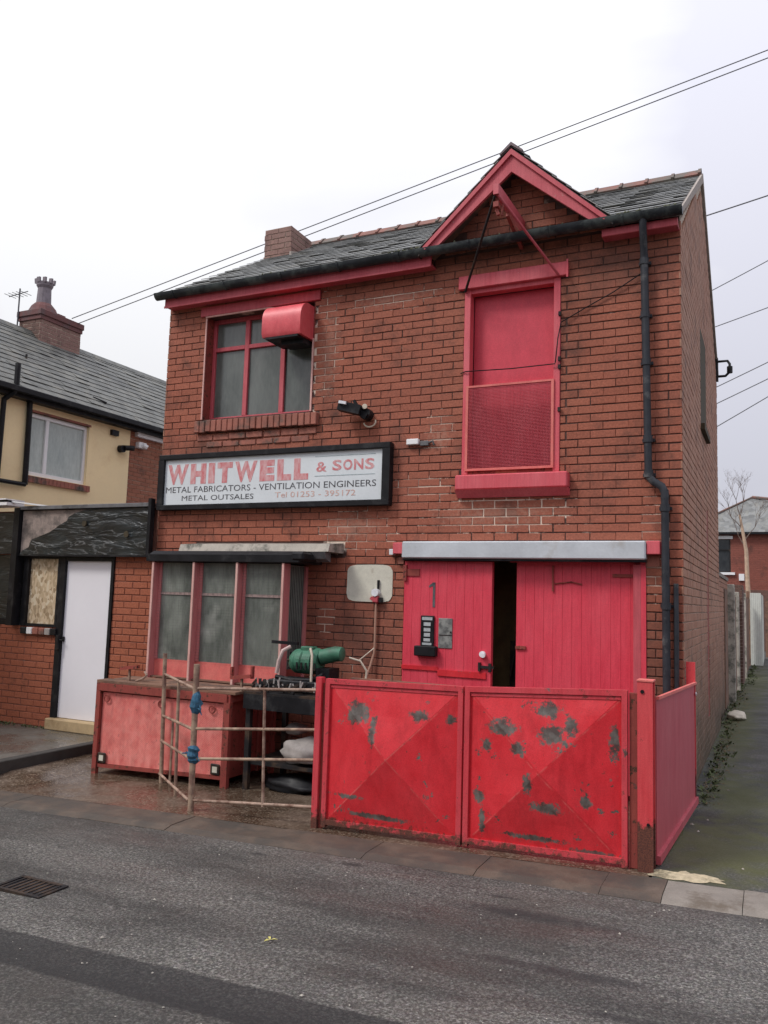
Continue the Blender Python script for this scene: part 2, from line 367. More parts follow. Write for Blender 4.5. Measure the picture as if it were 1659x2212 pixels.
M['door_white'] = plain('door_white', (.84,.83,.87), .4, var=.02, scale=1.2, bump=.02, fine=.02)
M['inside'] = plain('inside_dark', (.055,.042,.022), .9, var=.5, scale=4)
M['kerb'] = plain('kerb_concrete', (.225,.20,.17), .8, var=.22, scale=7, dirt=(.13,.105,.08), dirtamt=.3, bump=.6)
M['kerb_brown'] = plain('kerb_brown', (.105,.078,.058), .65, var=.3, scale=6, dirt=(.065,.055,.045), dirtamt=.45, bump=.6)
M['bark'] = plain('pale_bark', (.48,.34,.24), .9, var=.3, scale=9, bump=.6)
M['twig'] = plain('twig', (.16,.12,.10), .9, var=.3)
M['leafgreen'] = plain('weed_green', (.08,.10,.035), .8, var=.5, scale=20)
M['deadleaf'] = plain('dead_leaf', (.22,.15,.08), .85, var=.4, scale=30)
M['yellow_leaf'] = plain('yellow_leaf', (.55,.50,.16), .7, var=.2, scale=40)

def slate_mat(name, base, lichen):
    m, t, b = new(name); q = NB(t); p = q.pos()
    oi = q.n('ShaderNodeObjectInfo'); v = q.map(p, (4.1, 5, 5)); w = q.n('ShaderNodeTexVoronoi'); w.inputs['Scale'].default_value = 1; q.l(v, w.inputs['Vector'])
    rnd = q.sep(w.outputs['Color'])[0]
    c = q.mix(q.math('FRACT', q.math('ADD', rnd, oi.outputs['Random'])), tuple(k*.7 for k in base), tuple(k*1.35 for k in base))
    c = q.mix(q.ramp(q.noise(p, 3.2, 9, .72), [(.48, 0.0), (.66, .8)]), c, lichen)
    c = q.mix(q.ramp(q.noise(p, 50, 4), [(.55, 0.0), (.75, .5)]), c, (.30,.31,.28))
    q.l(c, b.inputs['Base Color']); b.inputs['Roughness'].default_value = .55
    q.bump(q.noise(p, 40, 5), b, .4, .004); return m
M['slate'] = slate_mat('slate_roof', (.18,.185,.18), (.28,.275,.24))
M['slate_n'] = slate_mat('slate_neighbour', (.105,.108,.098), (.19,.18,.145))

def asphalt(name, dark, light, wet=.5, moss=None, brown=None, trench=False, iso=False):
    m, t, b = new(name); q = NB(t); p = q.pos()
    vo = q.n('ShaderNodeTexVoronoi'); vo.inputs['Scale'].default_value = 110; q.l(p, vo.inputs['Vector'])
    ag = q.sep(vo.outputs['Color'])[0]
    fine = q.noise(p, 62, 6, .8)
    c = q.mix(q.ramp(ag, [(.1, 0.0), (.95, 1.0)]), dark, light)
    c = q.mix(q.ramp(ag, [(.93, 0.0), (.97, .75)]), c, (.42,.40,.37))
    c = q.mix(.62, c, q.ramp(fine, [(.36, tuple(k*.25 for k in dark)), (.5, tuple((a_+b_)/2 for a_, b_ in zip(dark, light))), (.63, tuple(k*3.0 for k in light))]))
    hue = q.n('ShaderNodeTexNoise'); hue.inputs['Scale'].default_value = 45; q.l(p, hue.inputs['Vector']); c = q.mix(.10, c, hue.outputs['Color'], 'OVERLAY')
    big = q.noise(q.map(p, (1,1,1) if iso else (.45, 1.6, 1)), 1.1, 6, .6)
    c = q.mix(q.ramp(big, [(.42, 0.0), (.6, .62)]), c, tuple(k*.42 for k in dark))
    warm = q.noise(q.map(p, (1,1,1), (4,2,0)), .8, 5, .6)
    c = q.mix(q.ramp(warm, [(.5, 0.0), (.7, .3)]), c, (.085,.060,.048))
    if trench:      # dark reinstated strip across the carriageway, and a few oily marks
        x, y, z = q.sep(p)[0:3]
        wob = q.math('MULTIPLY', q.math('SUBTRACT', q.noise(p, 3, 5), .5), .10)
        e = q.math('ADD', q.math('SUBTRACT', y, q.math('ADD', q.math('MULTIPLY', x, 0.0), -4.53)), q.math('MULTIPLY', wob, .45))
        k = q.ramp(q.math('ABSOLUTE', e), [(.145, .85), (.165, 0.0)])
        c = q.mix(k, c, q.mix(.86, c, (.010,.010,.011)))
        for (sx, sy, rx, ry) in [(-.80,-2.72,.16,.025), (-1.9,-2.55,.12,.05), (-2.6,-2.62,.10,.04), (-.2,-3.6,.65,.07), (-.55,-2.95,.6,.10), (.2,-3.95,.45,.05), (-1.3,-2.9,.05,.03)]:
            v = q.map(p, (1/rx, 1/ry, 0), (-sx/rx, -sy/ry, 0))
            ln = q.n('ShaderNodeVectorMath'); ln.operation = 'LENGTH'; q.l(v, ln.inputs[0])
            d = q.math('ADD', ln.outputs['Value'], q.math('MULTIPLY', q.math('SUBTRACT', q.noise(p, 8, 5), .5), 1.2))
            c = q.mix(q.ramp(d, [(.3, .75), (1.3, 0.0)]), c, (.02,.019,.019))
    if moss:
        for (sx, sy, rx, ry) in moss:
            v = q.map(p, (1/rx, 1/ry, 0), (-sx/rx, -sy/ry, 0))
            ln = q.n('ShaderNodeVectorMath'); ln.operation = 'LENGTH'; q.l(v, ln.inputs[0])
            d = q.math('ADD', ln.outputs['Value'], q.math('MULTIPLY', q.math('SUBTRACT', q.noise(p, 6, 7), .5), 1.8))
            c = q.mix(q.ramp(d, [(.3, .8), (1.15, 0.0)]), c, (.080,.086,.026))
    q.l(c, b.inputs['Base Color'])
    rg = q.noise(q.map(p, (1,1,1) if iso else (.5, 1.5, 1)), 1.6, 5, .6)
    q.l(q.ramp(rg, [(.35, .80-wet*.55), (.65, .9)]), b.inputs['Roughness'])
    b.inputs['Specular IOR Level'].default_value = .45
    q.bump(q.mix(.5, ag, fine), b, .75, .006); return m
M['road'] = asphalt('road_asphalt', (.042,.040,.036), (.128,.122,.110), .55, trench=True)
M['alley'] = asphalt('alley_asphalt', (.035,.037,.035), (.085,.085,.08), .35, iso=True, moss=[(.35,-1.2,.7,1.1), (.4,.6,.4,1.6), (.2,6,.4,6), (.3,14,.5,7)])
M['ground'] = asphalt('far_ground', (.05,.05,.048), (.12,.12,.11), .3)
def wet_concrete(name, a, bcol, light):
    m, t, b = new(name); q = NB(t); p = q.pos()
    n1 = q.noise(p, 1.5, 8, .65); c = q.mix(q.ramp(n1, [(.35, 0.0), (.65, 1.0)]), a, bcol)
    vo = q.n('ShaderNodeTexVoronoi'); vo.inputs['Scale'].default_value = 75; q.l(p, vo.inputs['Vector'])
    ag = q.sep(vo.outputs['Color'])[0]
    c = q.mix(q.ramp(ag, [(.6, 0.0), (.95, .55)]), c, light)
    lip = q.noise(q.map(p, (1,3,1)), 2.2, 8, .7)
    c = q.mix(q.ramp(lip, [(.6, 0.0), (.68, .45)]), c, light)
    q.l(c, b.inputs['Base Color'])
    q.l(q.ramp(n1, [(.42, .10), (.62, .6)]), b.inputs['Roughness'])
    q.bump(q.mix(.4, ag, q.noise(p, 120, 3)), b, .5, .004); return m
M['yard'] = wet_concrete('yard_wet_concrete', (.060,.038,.024), (.115,.080,.055), (.30,.24,.18))
M['paving'] = wet_concrete('raised_paving', (.085,.078,.066), (.125,.115,.098), (.20,.185,.16))

# glass
def glass_mat(name, a, bcol, rough=.25, vstreak=True, hi=None):
    m, t, b = new(name); q = NB(t); p = q.pos()
    n1 = q.noise(q.map(p, (1,1,.45) if vstreak else (1,1,1)), 2.6, 5, .5, .8)
    n2 = q.noise(q.map(p, (1,1,.3)), 30, 4, .6)
    c = q.mix(q.ramp(n1, [(.34, 0.0), (.66, 1.0)]), a, bcol)
    c = q.mix(.14, c, q.mix(q.ramp(n2, [(.35, 0.0), (.65, 1.0)]), tuple(k*.4 for k in a), tuple(k*1.4 for k in bcol)))
    if hi: c = q.mix(q.ramp(q.noise(p, 2.6, 3, .5), [(.56, 0.0), (.72, .55)]), c, hi)
    q.l(c, b.inputs['Base Color']); b.inputs['Roughness'].default_value = rough; b.inputs['Specular IOR Level'].default_value = .6
    q.bump(n2, b, .1, .003); return m
M['glass_up'] = glass_mat('dusty_glass', (.075,.088,.078), (.15,.165,.15), .16)
M['glass_bay'] = glass_mat('dirty_bay_glass', (.095,.110,.095), (.25,.275,.24), .18, hi=(.48,.50,.45))
for k_ in ('black', 'dark', 'gutter', 'pipe', 'brick', 'brick_shop'):
    M[k_].node_tree.nodes['Principled BSDF'].inputs['Specular IOR Level'].default_value = .22
M['glass_n'] = glass_mat('house_glass', (.36,.42,.40), (.50,.56,.52), .12)
M['glass_dark'] = glass_mat('dark_glass', (.02,.025,.03), (.05,.055,.06), .12)

# osb board
def osb():
    m, t, b = new('osb_board'); q = NB(t); p = q.pos()
    vo = q.n('ShaderNodeTexVoronoi'); vo.inputs['Scale'].default_value = 34; q.l(q.map(p, (1,1,.6)), vo.inputs['Vector'])
    ag = q.sep(vo.outputs['Color'])[0]
    c = q.ramp(ag, [(0, (.30,.21,.12)), (.4, (.50,.38,.24)), (.75, (.62,.48,.32)), (1, (.66,.57,.42))])
    q.l(c, b.inputs['Base Color']); b.inputs['Roughness'].default_value = .8; q.bump(ag, b, .4, .004); return m
M['osb'] = osb()
def torn():
    m, t, b = new('torn_black_sheet'); q = NB(t); p = q.pos()
    n1 = q.noise(q.map(p, (.7,1,3.2)), 2.2, 6, .5, .5)
    c = q.mix(q.ramp(n1, [(.49, 0.0), (.50, .7), (.515, 0.0)]), (.014,.017,.019), (.22,.23,.235))  # pale streaks are gloss highlights of the sheet, painted into its colour
    c = q.mix(q.ramp(q.noise(p, 3, 3), [(.4, 0.0), (.7, .5)]), c, (.028,.042,.048))
    q.l(c, b.inputs['Base Color']); b.inputs['Roughness'].default_value = .3
    q.bump(n1, b, 1.0, .06); return m
M['torn'] = torn()
def letter(name, col, fade):
    m, t, b = new(name); q = NB(t); p = q.pos()
    c = q.mix(q.ramp(q.noise(q.map(p, (1,1,.4)), 26, 5, .7), [(.38, 0.0), (.62, 1.0)]), col, fade)
    q.l(c, b.inputs['Base Color']); b.inputs['Roughness'].default_value = .5; return m
M['let_red'] = letter('faded_red_vinyl', (.60,.17,.18), (.68,.42,.42))
M['let_pale'] = letter('pale_red_vinyl', (.60,.33,.28), (.70,.56,.50))
M['let_black'] = letter('black_vinyl', (.04,.04,.045), (.14,.14,.15))
M['let_grey'] = letter('grey_vinyl', (.28,.36,.38), (.45,.52,.53))

# ------------------------------------------------------------------ brick laying
def brick_mesh(name, mat, w, h, seed):
    """face-brick: irregular chamfered slip lying in XZ, front at y=0 looking to -Y"""
    rr = random.Random(seed); j = lambda a: rr.uniform(-a, a)
    q = G(); c = .0035
    jl, jr, jb, jt = j(.0035), j(.0035), j(.0022), j(.0022)
    o = [(-w/2+jl+j(.0012), .016, -h/2+jb+j(.001)), (w/2+jr+j(.0012), .016, -h/2+jb+j(.001)), (w/2+jr+j(.0012), .016, h/2+jt+j(.001)), (-w/2+jl+j(.0012), .016, h/2+jt+j(.001))]
    e = [(p[0], .0035, p[2]) for p in o]
    f = [(p[0]-math.copysign(c, p[0]), j(.0006), p[2]-math.copysign(c, p[2])) for p in o]
    vs = o+e+f
    q.add(vs, [(8,9,10,11)]+[(4+i, 4+(i+1) % 4, 8+(i+1) % 4, 8+i) for i in range(4)]+[(i, (i+1) % 4, 4+(i+1) % 4, 4+i) for i in range(4)])
    return q
def lay(x0, x1, z0, z1, openings, inside=None, joint=.0085, xphase=0.0):
    """list of brick rectangles (x0,x1,z0,z1) in stretcher bond, cut round the openings"""
    res = []
    r0 = int(math.floor(z0/BH)); r1 = int(math.ceil(z1/BH))
    for r in range(r0, r1):
        a, b = r*BH+joint/2, (r+1)*BH-joint/2
        a2, b2 = max(a, z0), min(b, z1)
        if b2-a2 < .025: continue
        off = -((r+100) % 2)*.5
        k0 = int(math.floor(x0/BW-off))-1; k1 = int(math.ceil(x1/BW-off))+1
        for k in range(k0, k1):
            xa = (k+off)*BW+joint/2; xb = (k+1+off)*BW-joint/2
            segs = [(max(xa, x0), min(xb, x1), a2, b2)]
            for (ox0, ox1, oz0, oz1) in openings:
                ns = []
                for (sa, sb, ta, tb) in segs:
                    if sb <= ox0 or sa >= ox1 or tb <= oz0 or ta >= oz1: ns.append((sa, sb, ta, tb)); continue
                    if sa < ox0: ns.append((sa, ox0, ta, tb))
                    if sb > ox1: ns.append((ox1, sb, ta, tb))
                    ma, mb = max(sa, ox0), min(sb, ox1)
                    if ta < oz0: ns.append((ma, mb, ta, oz0))
                    if tb > oz1: ns.append((ma, mb, oz1, tb))
                segs = ns
            for s_ in segs:
                if s_[1]-s_[0] > .03 and s_[3]-s_[2] > .022 and (inside is None or inside(*s_)): res.append(s_)
    return res
def place_bricks(rects, mat, parent, rootloc, y=0.0, axis='x', limit=300, key=None, stuffname='brickwork', name='brick', flip=1):
    """the `limit` nearest rects become objects sharing meshes, the rest one mesh"""
    def world(u, v, w): return (u, v, w) if axis == 'x' else (y+flip*(-v), u, w)
    def centre(r): return Vector(world((r[0]+r[1])/2, y if axis == 'x' else 0, (r[2]+r[3])/2))
    cand = sorted(rects, key=key or (lambda r: (centre(r)-CAM).length))
    solo = cand[:limit] if limit else []
    rest = cand[limit:] if limit else cand
    if solo:
        base = []
        for s_ in range(6):
            q = brick_mesh(name, mat, 1, 1, s_)
        cache = {}
        for i, r in enumerate(solo):
            w, h = round(r[1]-r[0], 2), round(r[3]-r[2], 2)
            kk = (w, h, i % 9)
            if kk not in cache:
                me = bpy.data.meshes.new(name); q = brick_mesh(name, mat, w-.0005, h-.0005, hash(kk) % 999)
                me.from_pydata(q.v, [], q.f); me.materials.append(mat); me.update(); cache[kk] = me
            o = bpy.data.objects.new(name, cache[kk]); C.objects.link(o); o.parent = parent
            o.location = Vector(((r[0]+r[1])/2, y+random.uniform(-.0015, .0015), (r[2]+r[3])/2))-Vector(rootloc)
    if rest:
        q = G()
        for i, r in enumerate(rest):
            b = brick_mesh(name, mat, r[1]-r[0], r[3]-r[2], i)
            cx, cz = (r[0]+r[1])/2, (r[2]+r[3])/2; jj = random.uniform(-.0015, .0015)
            if axis == 'x': vs = [(v[0]+cx, v[1]+y+jj, v[2]+cz) for v in b.v]
            else: vs = [(y-flip*(v[1]+jj), flip*v[0]+cx, v[2]+cz) for v in b.v]
            q.add(vs, b.f)
        q.build(stuffname, mat, parent, kind='stuff', recalc=False)
def wall_open(x0, x1, z0, z1, y0, y1, ops, q=None):
    q = q or G()
    xs = sorted({x0, x1}|{v for o in ops for v in o[:2]}); zs = sorted({z0, z1}|{v for o in ops for v in o[2:]})
    for i in range(len(xs)-1):
        for j in range(len(zs)-1):
            mx_, mz_ = (xs[i]+xs[i+1])/2, (zs[j]+zs[j+1])/2
            if any(o[0] < mx_ < o[1] and o[2] < mz_ < o[3] for o in ops): continue
            q.face([(xs[i],y0,zs[j]),(xs[i+1],y0,zs[j]),(xs[i+1],y0,zs[j+1]),(xs[i],y0,zs[j+1])])
            q.face([(xs[i],y1,zs[j]),(xs[i],y1,zs[j+1]),(xs[i+1],y1,zs[j+1]),(xs[i+1],y1,zs[j])])
    for (a, b, c, d) in ops:
        q.face([(a,y0,c),(a,y1,c),(a,y1,d),(a,y0,d)]); q.face([(b,y0,c),(b,y0,d),(b,y1,d),(b,y1,c)])
        q.face([(a,y0,d),(a,y1,d),(b,y1,d),(b,y0,d)]); q.face([(a,y0,c),(b,y0,c),(b,y1,c),(a,y1,c)])
    return q

# ------------------------------------------------------------------ ground, road, kerbs
XS = [-120, -7, 2, 120]
def strip(name, ys, dz, mat, xs=XS, zf=None):
    q = G()
    for i in range(len(xs)-1):
        for j in range(len(ys)-1):
            q.face([(xs[i],ys[j],g(xs[i])+dz[j]),(xs[i+1],ys[j],g(xs[i+1])+dz[j]),(xs[i+1],ys[j+1],g(xs[i+1])+dz[j+1]),(xs[i],ys[j+1],g(xs[i])+dz[j+1])])
    return q.build(name, mat, kind='structure')
strip('ground', [-600, 900], [-.12, -.12], M['ground'], xs=[-600, -7, 2, 600])
strip('road', [-16, -5, -2.42], [-.03, .0, -.022], M['road'])
strip('far_pavement', [-19, -16], [.06, .06], M['paving'])
strip('alley', [-2.037, 60], [0, 0], M['alley'], xs=[-.02, 2, 3.4])
# yard: rough edge along the front
q = G(); xs = [-6.28+i*(6.24)/26 for i in range(27)]
for i in range(26):
    a, b = xs[i], xs[i+1]; ra, rb = [.075*max(0,min(1,(-5.74-x)/.5)) for x in (a,b)]
    q.face([(a,-2.03,g(a)),(b,-2.03,g(b)),(b,-1.6,g(b)+rb),(a,-1.6,g(a)+ra)])
    q.face([(a,-1.6,g(a)+ra),(b,-1.6,g(b)+rb),(b,.02,g(b)+.004+rb),(a,.02,g(a)+.004+ra)])
q.build('yard', M['yard'], kind='structure')
q = G().box(-5.9, -.05, .02, 5.3, -.3, .02); q.build('shop_floor', M['yard'], kind='structure')
# kerb stones
kx = -6.6
ks = [(-9.0,-8.1),(-8.1,-7.2),(-7.2,-6.3)]
edges = [-6.3,-5.42,-4.52,-3.62,-2.72,-1.90,-1.08,-.28,.08,.52,1.4,2.3,3.2]
kroot = thing('kerb_line', 'flush line of kerb stones along the road in front of the red gates', 'kerb', (0,-2.2,g(0)))
for i in range(len(edges)-1):
    a, b = edges[i]+.002, edges[i+1]-.002
    q = G(); cut = (i == 8)
    z0 = lambda x: g(x)
    dz = random.uniform(-.003, .004)
    pts = [(-2.035, .002), (-2.33, 0.0), (-2.42, -.02), (-2.42, -.12), (-2.035, -.12)]
    vs = [(a, p[0], g(a)+p[1]+dz) for p in pts]+[(b, p[0], g(b)+p[1]+dz) for p in pts]
    n = 5
    q.add(vs, [tuple(range(n)), tuple(range(2*n-1, n-1, -1))]+[(k, k+n, (k+1) % n+n, (k+1) % n) for k in range(n)])
    q.build('kerb_stone', M['kerb'] if i >= 8 else M['kerb_brown'], kroot)
# cracked mortar spill by the corner post
q = G(); rr = random.Random(3)
n = 28; cen = (.17,-1.93)
ring = []
for k in range(n):
    t = 2*math.pi*k/n; rad = rr.uniform(.75, 1.15); ring.append((cen[0]+.25*math.cos(t)*rad, cen[1]+.095*math.sin(t)*rad))
top = [(cen[0]+(p[0]-cen[0])*.6, cen[1]+(p[1]-cen[1])*.6) for p in ring]
vs = [(p[0],p[1],g(p[0])+.003) for p in ring]+[(p[0],p[1],g(p[0])+.014+rr.uniform(-.006,.008)) for p in top]+[(cen[0],cen[1],g(.17)+.02)]
q.add(vs, [(k,(k+1)%n,n+(k+1)%n,n+k) for k in range(n)]+[(n+k,n+(k+1)%n,2*n) for k in range(n)])
q.build('mortar_spill', plain('mortar_spill', (.50,.42,.28), .9, var=.35, scale=22, dirt=(.2,.17,.11), dirtamt=.3, bump=.9), kind='structure')
# raised pavement of the neighbouring shop
q = G()
q.box(-16, -6.42, -1.95, -.001, -.35, 0.0)
q.build('raised_pavement', M['paving'], kind='structure')
q = G().box(-6.42, -6.30, -1.95, -.02, -.33, .004, .008); q.build('pavement_edging', plain('edging_dark', (.05,.047,.042), .8, var=.3), kind='structure')
# gully grate in the road
gr = thing('drain_grate', 'black iron drain grate set in the road at the left edge', 'drain', (-3.43,-3.85,g(-3.43)))
q = G(); gz = g(-3.43)+.001
for (a,b,c,d) in [(-3.64,-3.25,-3.965,-3.94),(-3.64,-3.25,-3.755,-3.73),(-3.64,-3.615,-3.94,-3.755),(-3.275,-3.25,-3.94,-3.755)]: q.box(a,b,c,d,gz-.03,gz+.004)
q.build('frame', M['dark'], gr)
q = G().box(-3.62,-3.27,-3.94,-3.755,gz-.006,gz-.003); q.build('sump', M['black'], gr)
for k in range(8):
    q = G().box(-3.60+k*.042,-3.585+k*.042,-3.94,-3.755,gz-.02,gz+.002); q.build('bar', M['dark'], gr)

# ------------------------------------------------------------------ main building
ROOT = Vector((-3.0, 0, 0))
bld = thing('workshop_building', 'two storey red brick workshop with slate roof and red gabled loading bay', 'building', ROOT)
W0, W1, EAV, DEP, RY, RZ = -5.97, 0.0, 5.36, 5.4, 2.7, 7.16
OPS = [(-5.40,-3.885,3.79,5.05), (-2.10,-1.11,3.04,4.93), (-2.70,-.32,.02,2.16), (-5.55,-3.90,.80,2.08)]
q = wall_open(W0+.01, W1-.01, -.3, EAV, .008, .23, OPS)
q.ext([(-2.44,EAV),(-.67,EAV),(-1.555,6.13)], 'y', .008, .2)
q.build('wall', M['mortar'], bld)
def gable_y(y): return EAV+(RZ-.09-EAV)*(1-abs(y-RY)/RY)-.03
for xx, sgn in ((W1, 1), (W0, -1)):
    q = G(); a, b = (xx-.012, xx-.23) if sgn > 0 else (xx+.012, xx+.23)
    q.ext([(.03,-.3),(DEP,-.3),(DEP,EAV-.05),(RY,RZ-.14),(.03,EAV-.05)], 'x', a, b)
    q.build('side_wall', M['mortar_side'], bld)
q = G().box(W0+.02, W1-.02, DEP-.22, DEP, -.3, EAV-.05); q.build('rear_wall', M['mortar_side'], bld)
# front bricks
bx = [(-5.47,-3.82,5.05,5.17), (-2.16,-1.03,4.925,5.065), (-2.13,-1.01,2.765,2.985), (-5.46,-3.78,3.615,3.765), (-5.36,-3.40,2.16,2.31)]
rects = lay(W0, W1, -.2, EAV-.02, OPS+bx)
rects += lay(-2.48, -.66, EAV-.02, 6.3, [], inside=lambda a,b,c,d: d <= 6.15-abs((a+b)/2+1.555)*.94)
def bkey(r):
    x, z = (r[0]+r[1])/2, (r[2]+r[3])/2
    d = (Vector((x,0,z))-CAM).length
    if z < 1.12 and x > -3.4: d += 50        # behind the gates
    if z < .9: d += 50
    return d
place_bricks(rects, M['brick'], bld, ROOT, key=bkey)
# side bricks (courses run along Y)
SOP = [(2.20,3.05,3.85,5.0), (2.95,3.20,.45,2.95)]
rects = lay(0.0, DEP, -.2, RZ-.1, SOP, inside=lambda a,b,c,d: all(d <= gable_y(y) for y in (a,b)))
place_bricks(rects, M['brick_side'], bld, ROOT, y=W1, axis='y', limit=0, stuffname='side_brickwork', flip=1)
rects = lay(0.0, DEP, -.2, RZ-.1, [], inside=lambda a,b,c,d: all(d <= gable_y(y) for y in (a,b)))
q = G()
for i, r in enumerate(rects):
    q.box(W0-.0, W0+.016, r[0], r[1], r[2], r[3])
q.build('left_side_brickwork', M['brick_side'], bld, kind='stuff')
q = G().box(-.16, .0, 2.20, 3.05, 3.85, 5.0); q.box(-.05,.045,2.16,3.09,3.78,3.85)
o = q.build('side_hatch', M['inside'], bld, label='dark hatch high in the side wall')
q = G().box(-.16,-.006,2.95,3.20,.45,2.95); q.build('slot_recess', M['rust_red'], bld)
# rear corner bracket lamp on the side wall
# roof
sl = math.atan2(RZ-.06-EAV, RY+.2)
roofT = M['dark']
q = G(); th = .05
q.ext([(-.16,EAV-.01),(RY,RZ-.06),(DEP+.16,EAV-.01),(DEP+.16,EAV-.06),(RY,RZ-.06-.09),(-.16,EAV-.06)], 'x', W0-.04, W1-.005)
roof = q.build('roof', M['verge'], bld)
def slates(parent, origin, udir, vdir, wid, length, ew, ev, mat, skip=None, limit=300, name='slate'):
    udir = Vector(udir).normalized(); vdir = Vector(vdir).normalized(); nrm = udir.cross(vdir).normalized()
    if nrm.z < 0: nrm = -nrm
    items = []
    rows = int(math.ceil(length/ev))
    for r in range(rows):
        off = (r % 2)*ew/2
        k = -1
        while True:
            a = k*ew+off; b = a+ew; k += 1
            if a >= wid-.01: break
            a2, b2 = max(a, 0)+.002, min(b, wid)-.002
            if b2-a2 < .04: continue
            v0 = r*ev; v1 = min(v0+ev*1.25, length)
            items.append((a2, b2, v0, v1))
    def c3(it): return Vector(origin)+udir*((it[0]+it[1])/2)+vdir*((it[2]+it[3])/2)
    items = [it for it in items if not (skip and skip(c3(it)))]
    items.sort(key=lambda it: (c3(it)-CAM).length)
    t = .007
    def geo(it, cen):
        rr = random.Random(int(it[0]*991+it[2]*7717)); j = rr.uniform(-.004, .004); lift = rr.choice([0,0,0,1])*rr.uniform(.004,.012)+rr.uniform(0, .004)
        a, b, v0, v1 = it; vs = []
        for (uu, vv, hh) in ((a, v0+j, .016+lift), (b, v0+j+rr.uniform(-.004,.004), .016+lift*.6), (b, v1, .004), (a, v1, .004)):
            p = Vector(origin)+udir*uu+vdir*vv+nrm*hh-cen
            vs.append(p)
        return [p-nrm*t for p in vs]+vs, [(4,5,6,7),(0,1,5,4),(1,2,6,5),(3,0,4,7),(0,3,2,1),(2,3,7,6)]
    solo, rest = items[:limit], items[limit:]
    pw = wpos(parent)
    for it in solo:
        cen = c3(it); vs, fs = geo(it, cen); me = bpy.data.meshes.new(name); me.from_pydata([v[:] for v in vs], [], fs); me.materials.append(mat)
        o = bpy.data.objects.new(name, me); C.objects.link(o); o.parent = parent; o.location = cen-pw
    if rest:
        q = G()
        for it in rest:
            vs, fs = geo(it, Vector((0,0,0))); q.add(vs, fs)
        q.build('slates', mat, parent, kind='stuff', recalc=False)
vd = Vector((0, RY+.16, RZ-.06-(EAV-.01))); ln_ = vd.length
def in_dormer(p):
    zr = EAV-.01+(p.y+.16)*vd.z/vd.y
    return zr < 6.22-abs(p.x+1.555)*.935-.06
slates(roof, (W0-.05,-.20,EAV-.03), (1,0,0), vd, W1-W0+.05, ln_+.02, .262, .192, M['slate'], skip=in_dormer)
vd2 = Vector((0, -(DEP+.16-RY), RZ-.06-(EAV-.01)))
slates(roof, (W0-.05,DEP+.20,EAV-.03), (1,0,0), vd2, W1-W0+.05, vd2.length+.02, .262, .192, M['slate'], limit=0)
# ridge tiles
for k in range(19):
    a = W0-.03+k*(6.01/19); b = a+6.01/19-.006
    q = G(); prof = [(-.135,-.10),(-.05,-.005),(0,.022),(.05,-.005),(.135,-.10),(.12,-.115),(0,0.0),(-.12,-.115)]
    q.ext([(RY+p[0], RZ+.005+p[1]) for p in prof], 'x', a, b)
    q.ext([(RY+p[0]*1.12, RZ+.017+p[1]) for p in prof], 'x', b-.035, b)
    q.build('ridge_tile', M['ridge'], roof)
# verge mortar at the right gable
q = G()
q.ext([(-.16,EAV-.07),(RY,RZ-.15),(DEP+.16,EAV-.07),(DEP+.16,EAV-.01),(RY,RZ-.03),(-.16,EAV-.01)], 'x', W1-.004, W1+.022)
q.build('verge', M['verge'], bld)
# dormer (gable) roof
ap = (-1.555, 6.235); dz = -.935
q = G()
for s_ in (-1, 1):
    e = (-1.555+s_*.985, 6.235+dz*.985)
    back = 2.0
    vs = []
    for (x, z, y0, y1) in ((ap[0], ap[1], -.24, 1.75), (e[0], e[1], -.24, .1)):
        vs += [(x, y0, z), (x, y1, z), (x, y1, z-.05), (x, y0, z-.05)]
    q.add(vs, [(0,1,5,4),(3,7,6,2),(0,4,7,3),(1,2,6,5),(4,5,6,7)])
dr = q.build('gable_roof', M['dark'], bld)
for s_ in (-1, 1):
    vdd = Vector((-s_*1.0, 0, -dz)); L2 = vdd.length
    slates(dr, (-1.555+s_*1.0, -.255, 6.235+dz+.01), (0,1,0), vdd, 1.9, L2, .25, .19, M['slate'], limit=0,
           skip=lambda p: (EAV+(p.y+.16)*vd.z/vd.y) > p.z+.04)
q = G(); q.ext([(-1.555-.11,6.165),(-1.555,6.25),(-1.555+.11,6.165),(-1.555+.12,6.18),(-1.555,6.285),(-1.555-.12,6.18)], 'y', -.27, 1.7)
q.build('gable_ridge', plain('gable_ridge', (.16,.12,.125), .7, var=.3), bld)
# bargeboards
for s_ in (-1, 1):
    q = G()
    def bp_(d, w): return (-1.555+s_*d, 6.215+dz*d-w)
    q.ext([bp_(0, 0), bp_(.925, 0), bp_(.925-.15, .175-.03), bp_(0, .225)], 'y', -.235, -.20)
    q.ext([bp_(0, -.004), bp_(.93, -.004), bp_(.905, .05), bp_(0, .055)], 'y', -.26, -.236)
    q.build('bargeboard', M['red_trim'], bld)
# soffit inside the gable overhang
q = G()
for s_ in (-1, 1):
    q.add([(-1.555,-.2,6.17),(-1.555,.01,6.17),(-1.555+s_*.9,.01,6.17+dz*.9),(-1.555+s_*.9,-.2,6.17+dz*.9),
           (-1.555,-.2,6.14),(-1.555,.01,6.14),(-1.555+s_*.9,.01,6.14+dz*.9),(-1.555+s_*.9,-.2,6.14+dz*.9)],[(0,1,2,3),(4,7,6,5),(0,3,7,4),(1,5,6,2)])
q.build('soffit', M['wood_old'], bld)
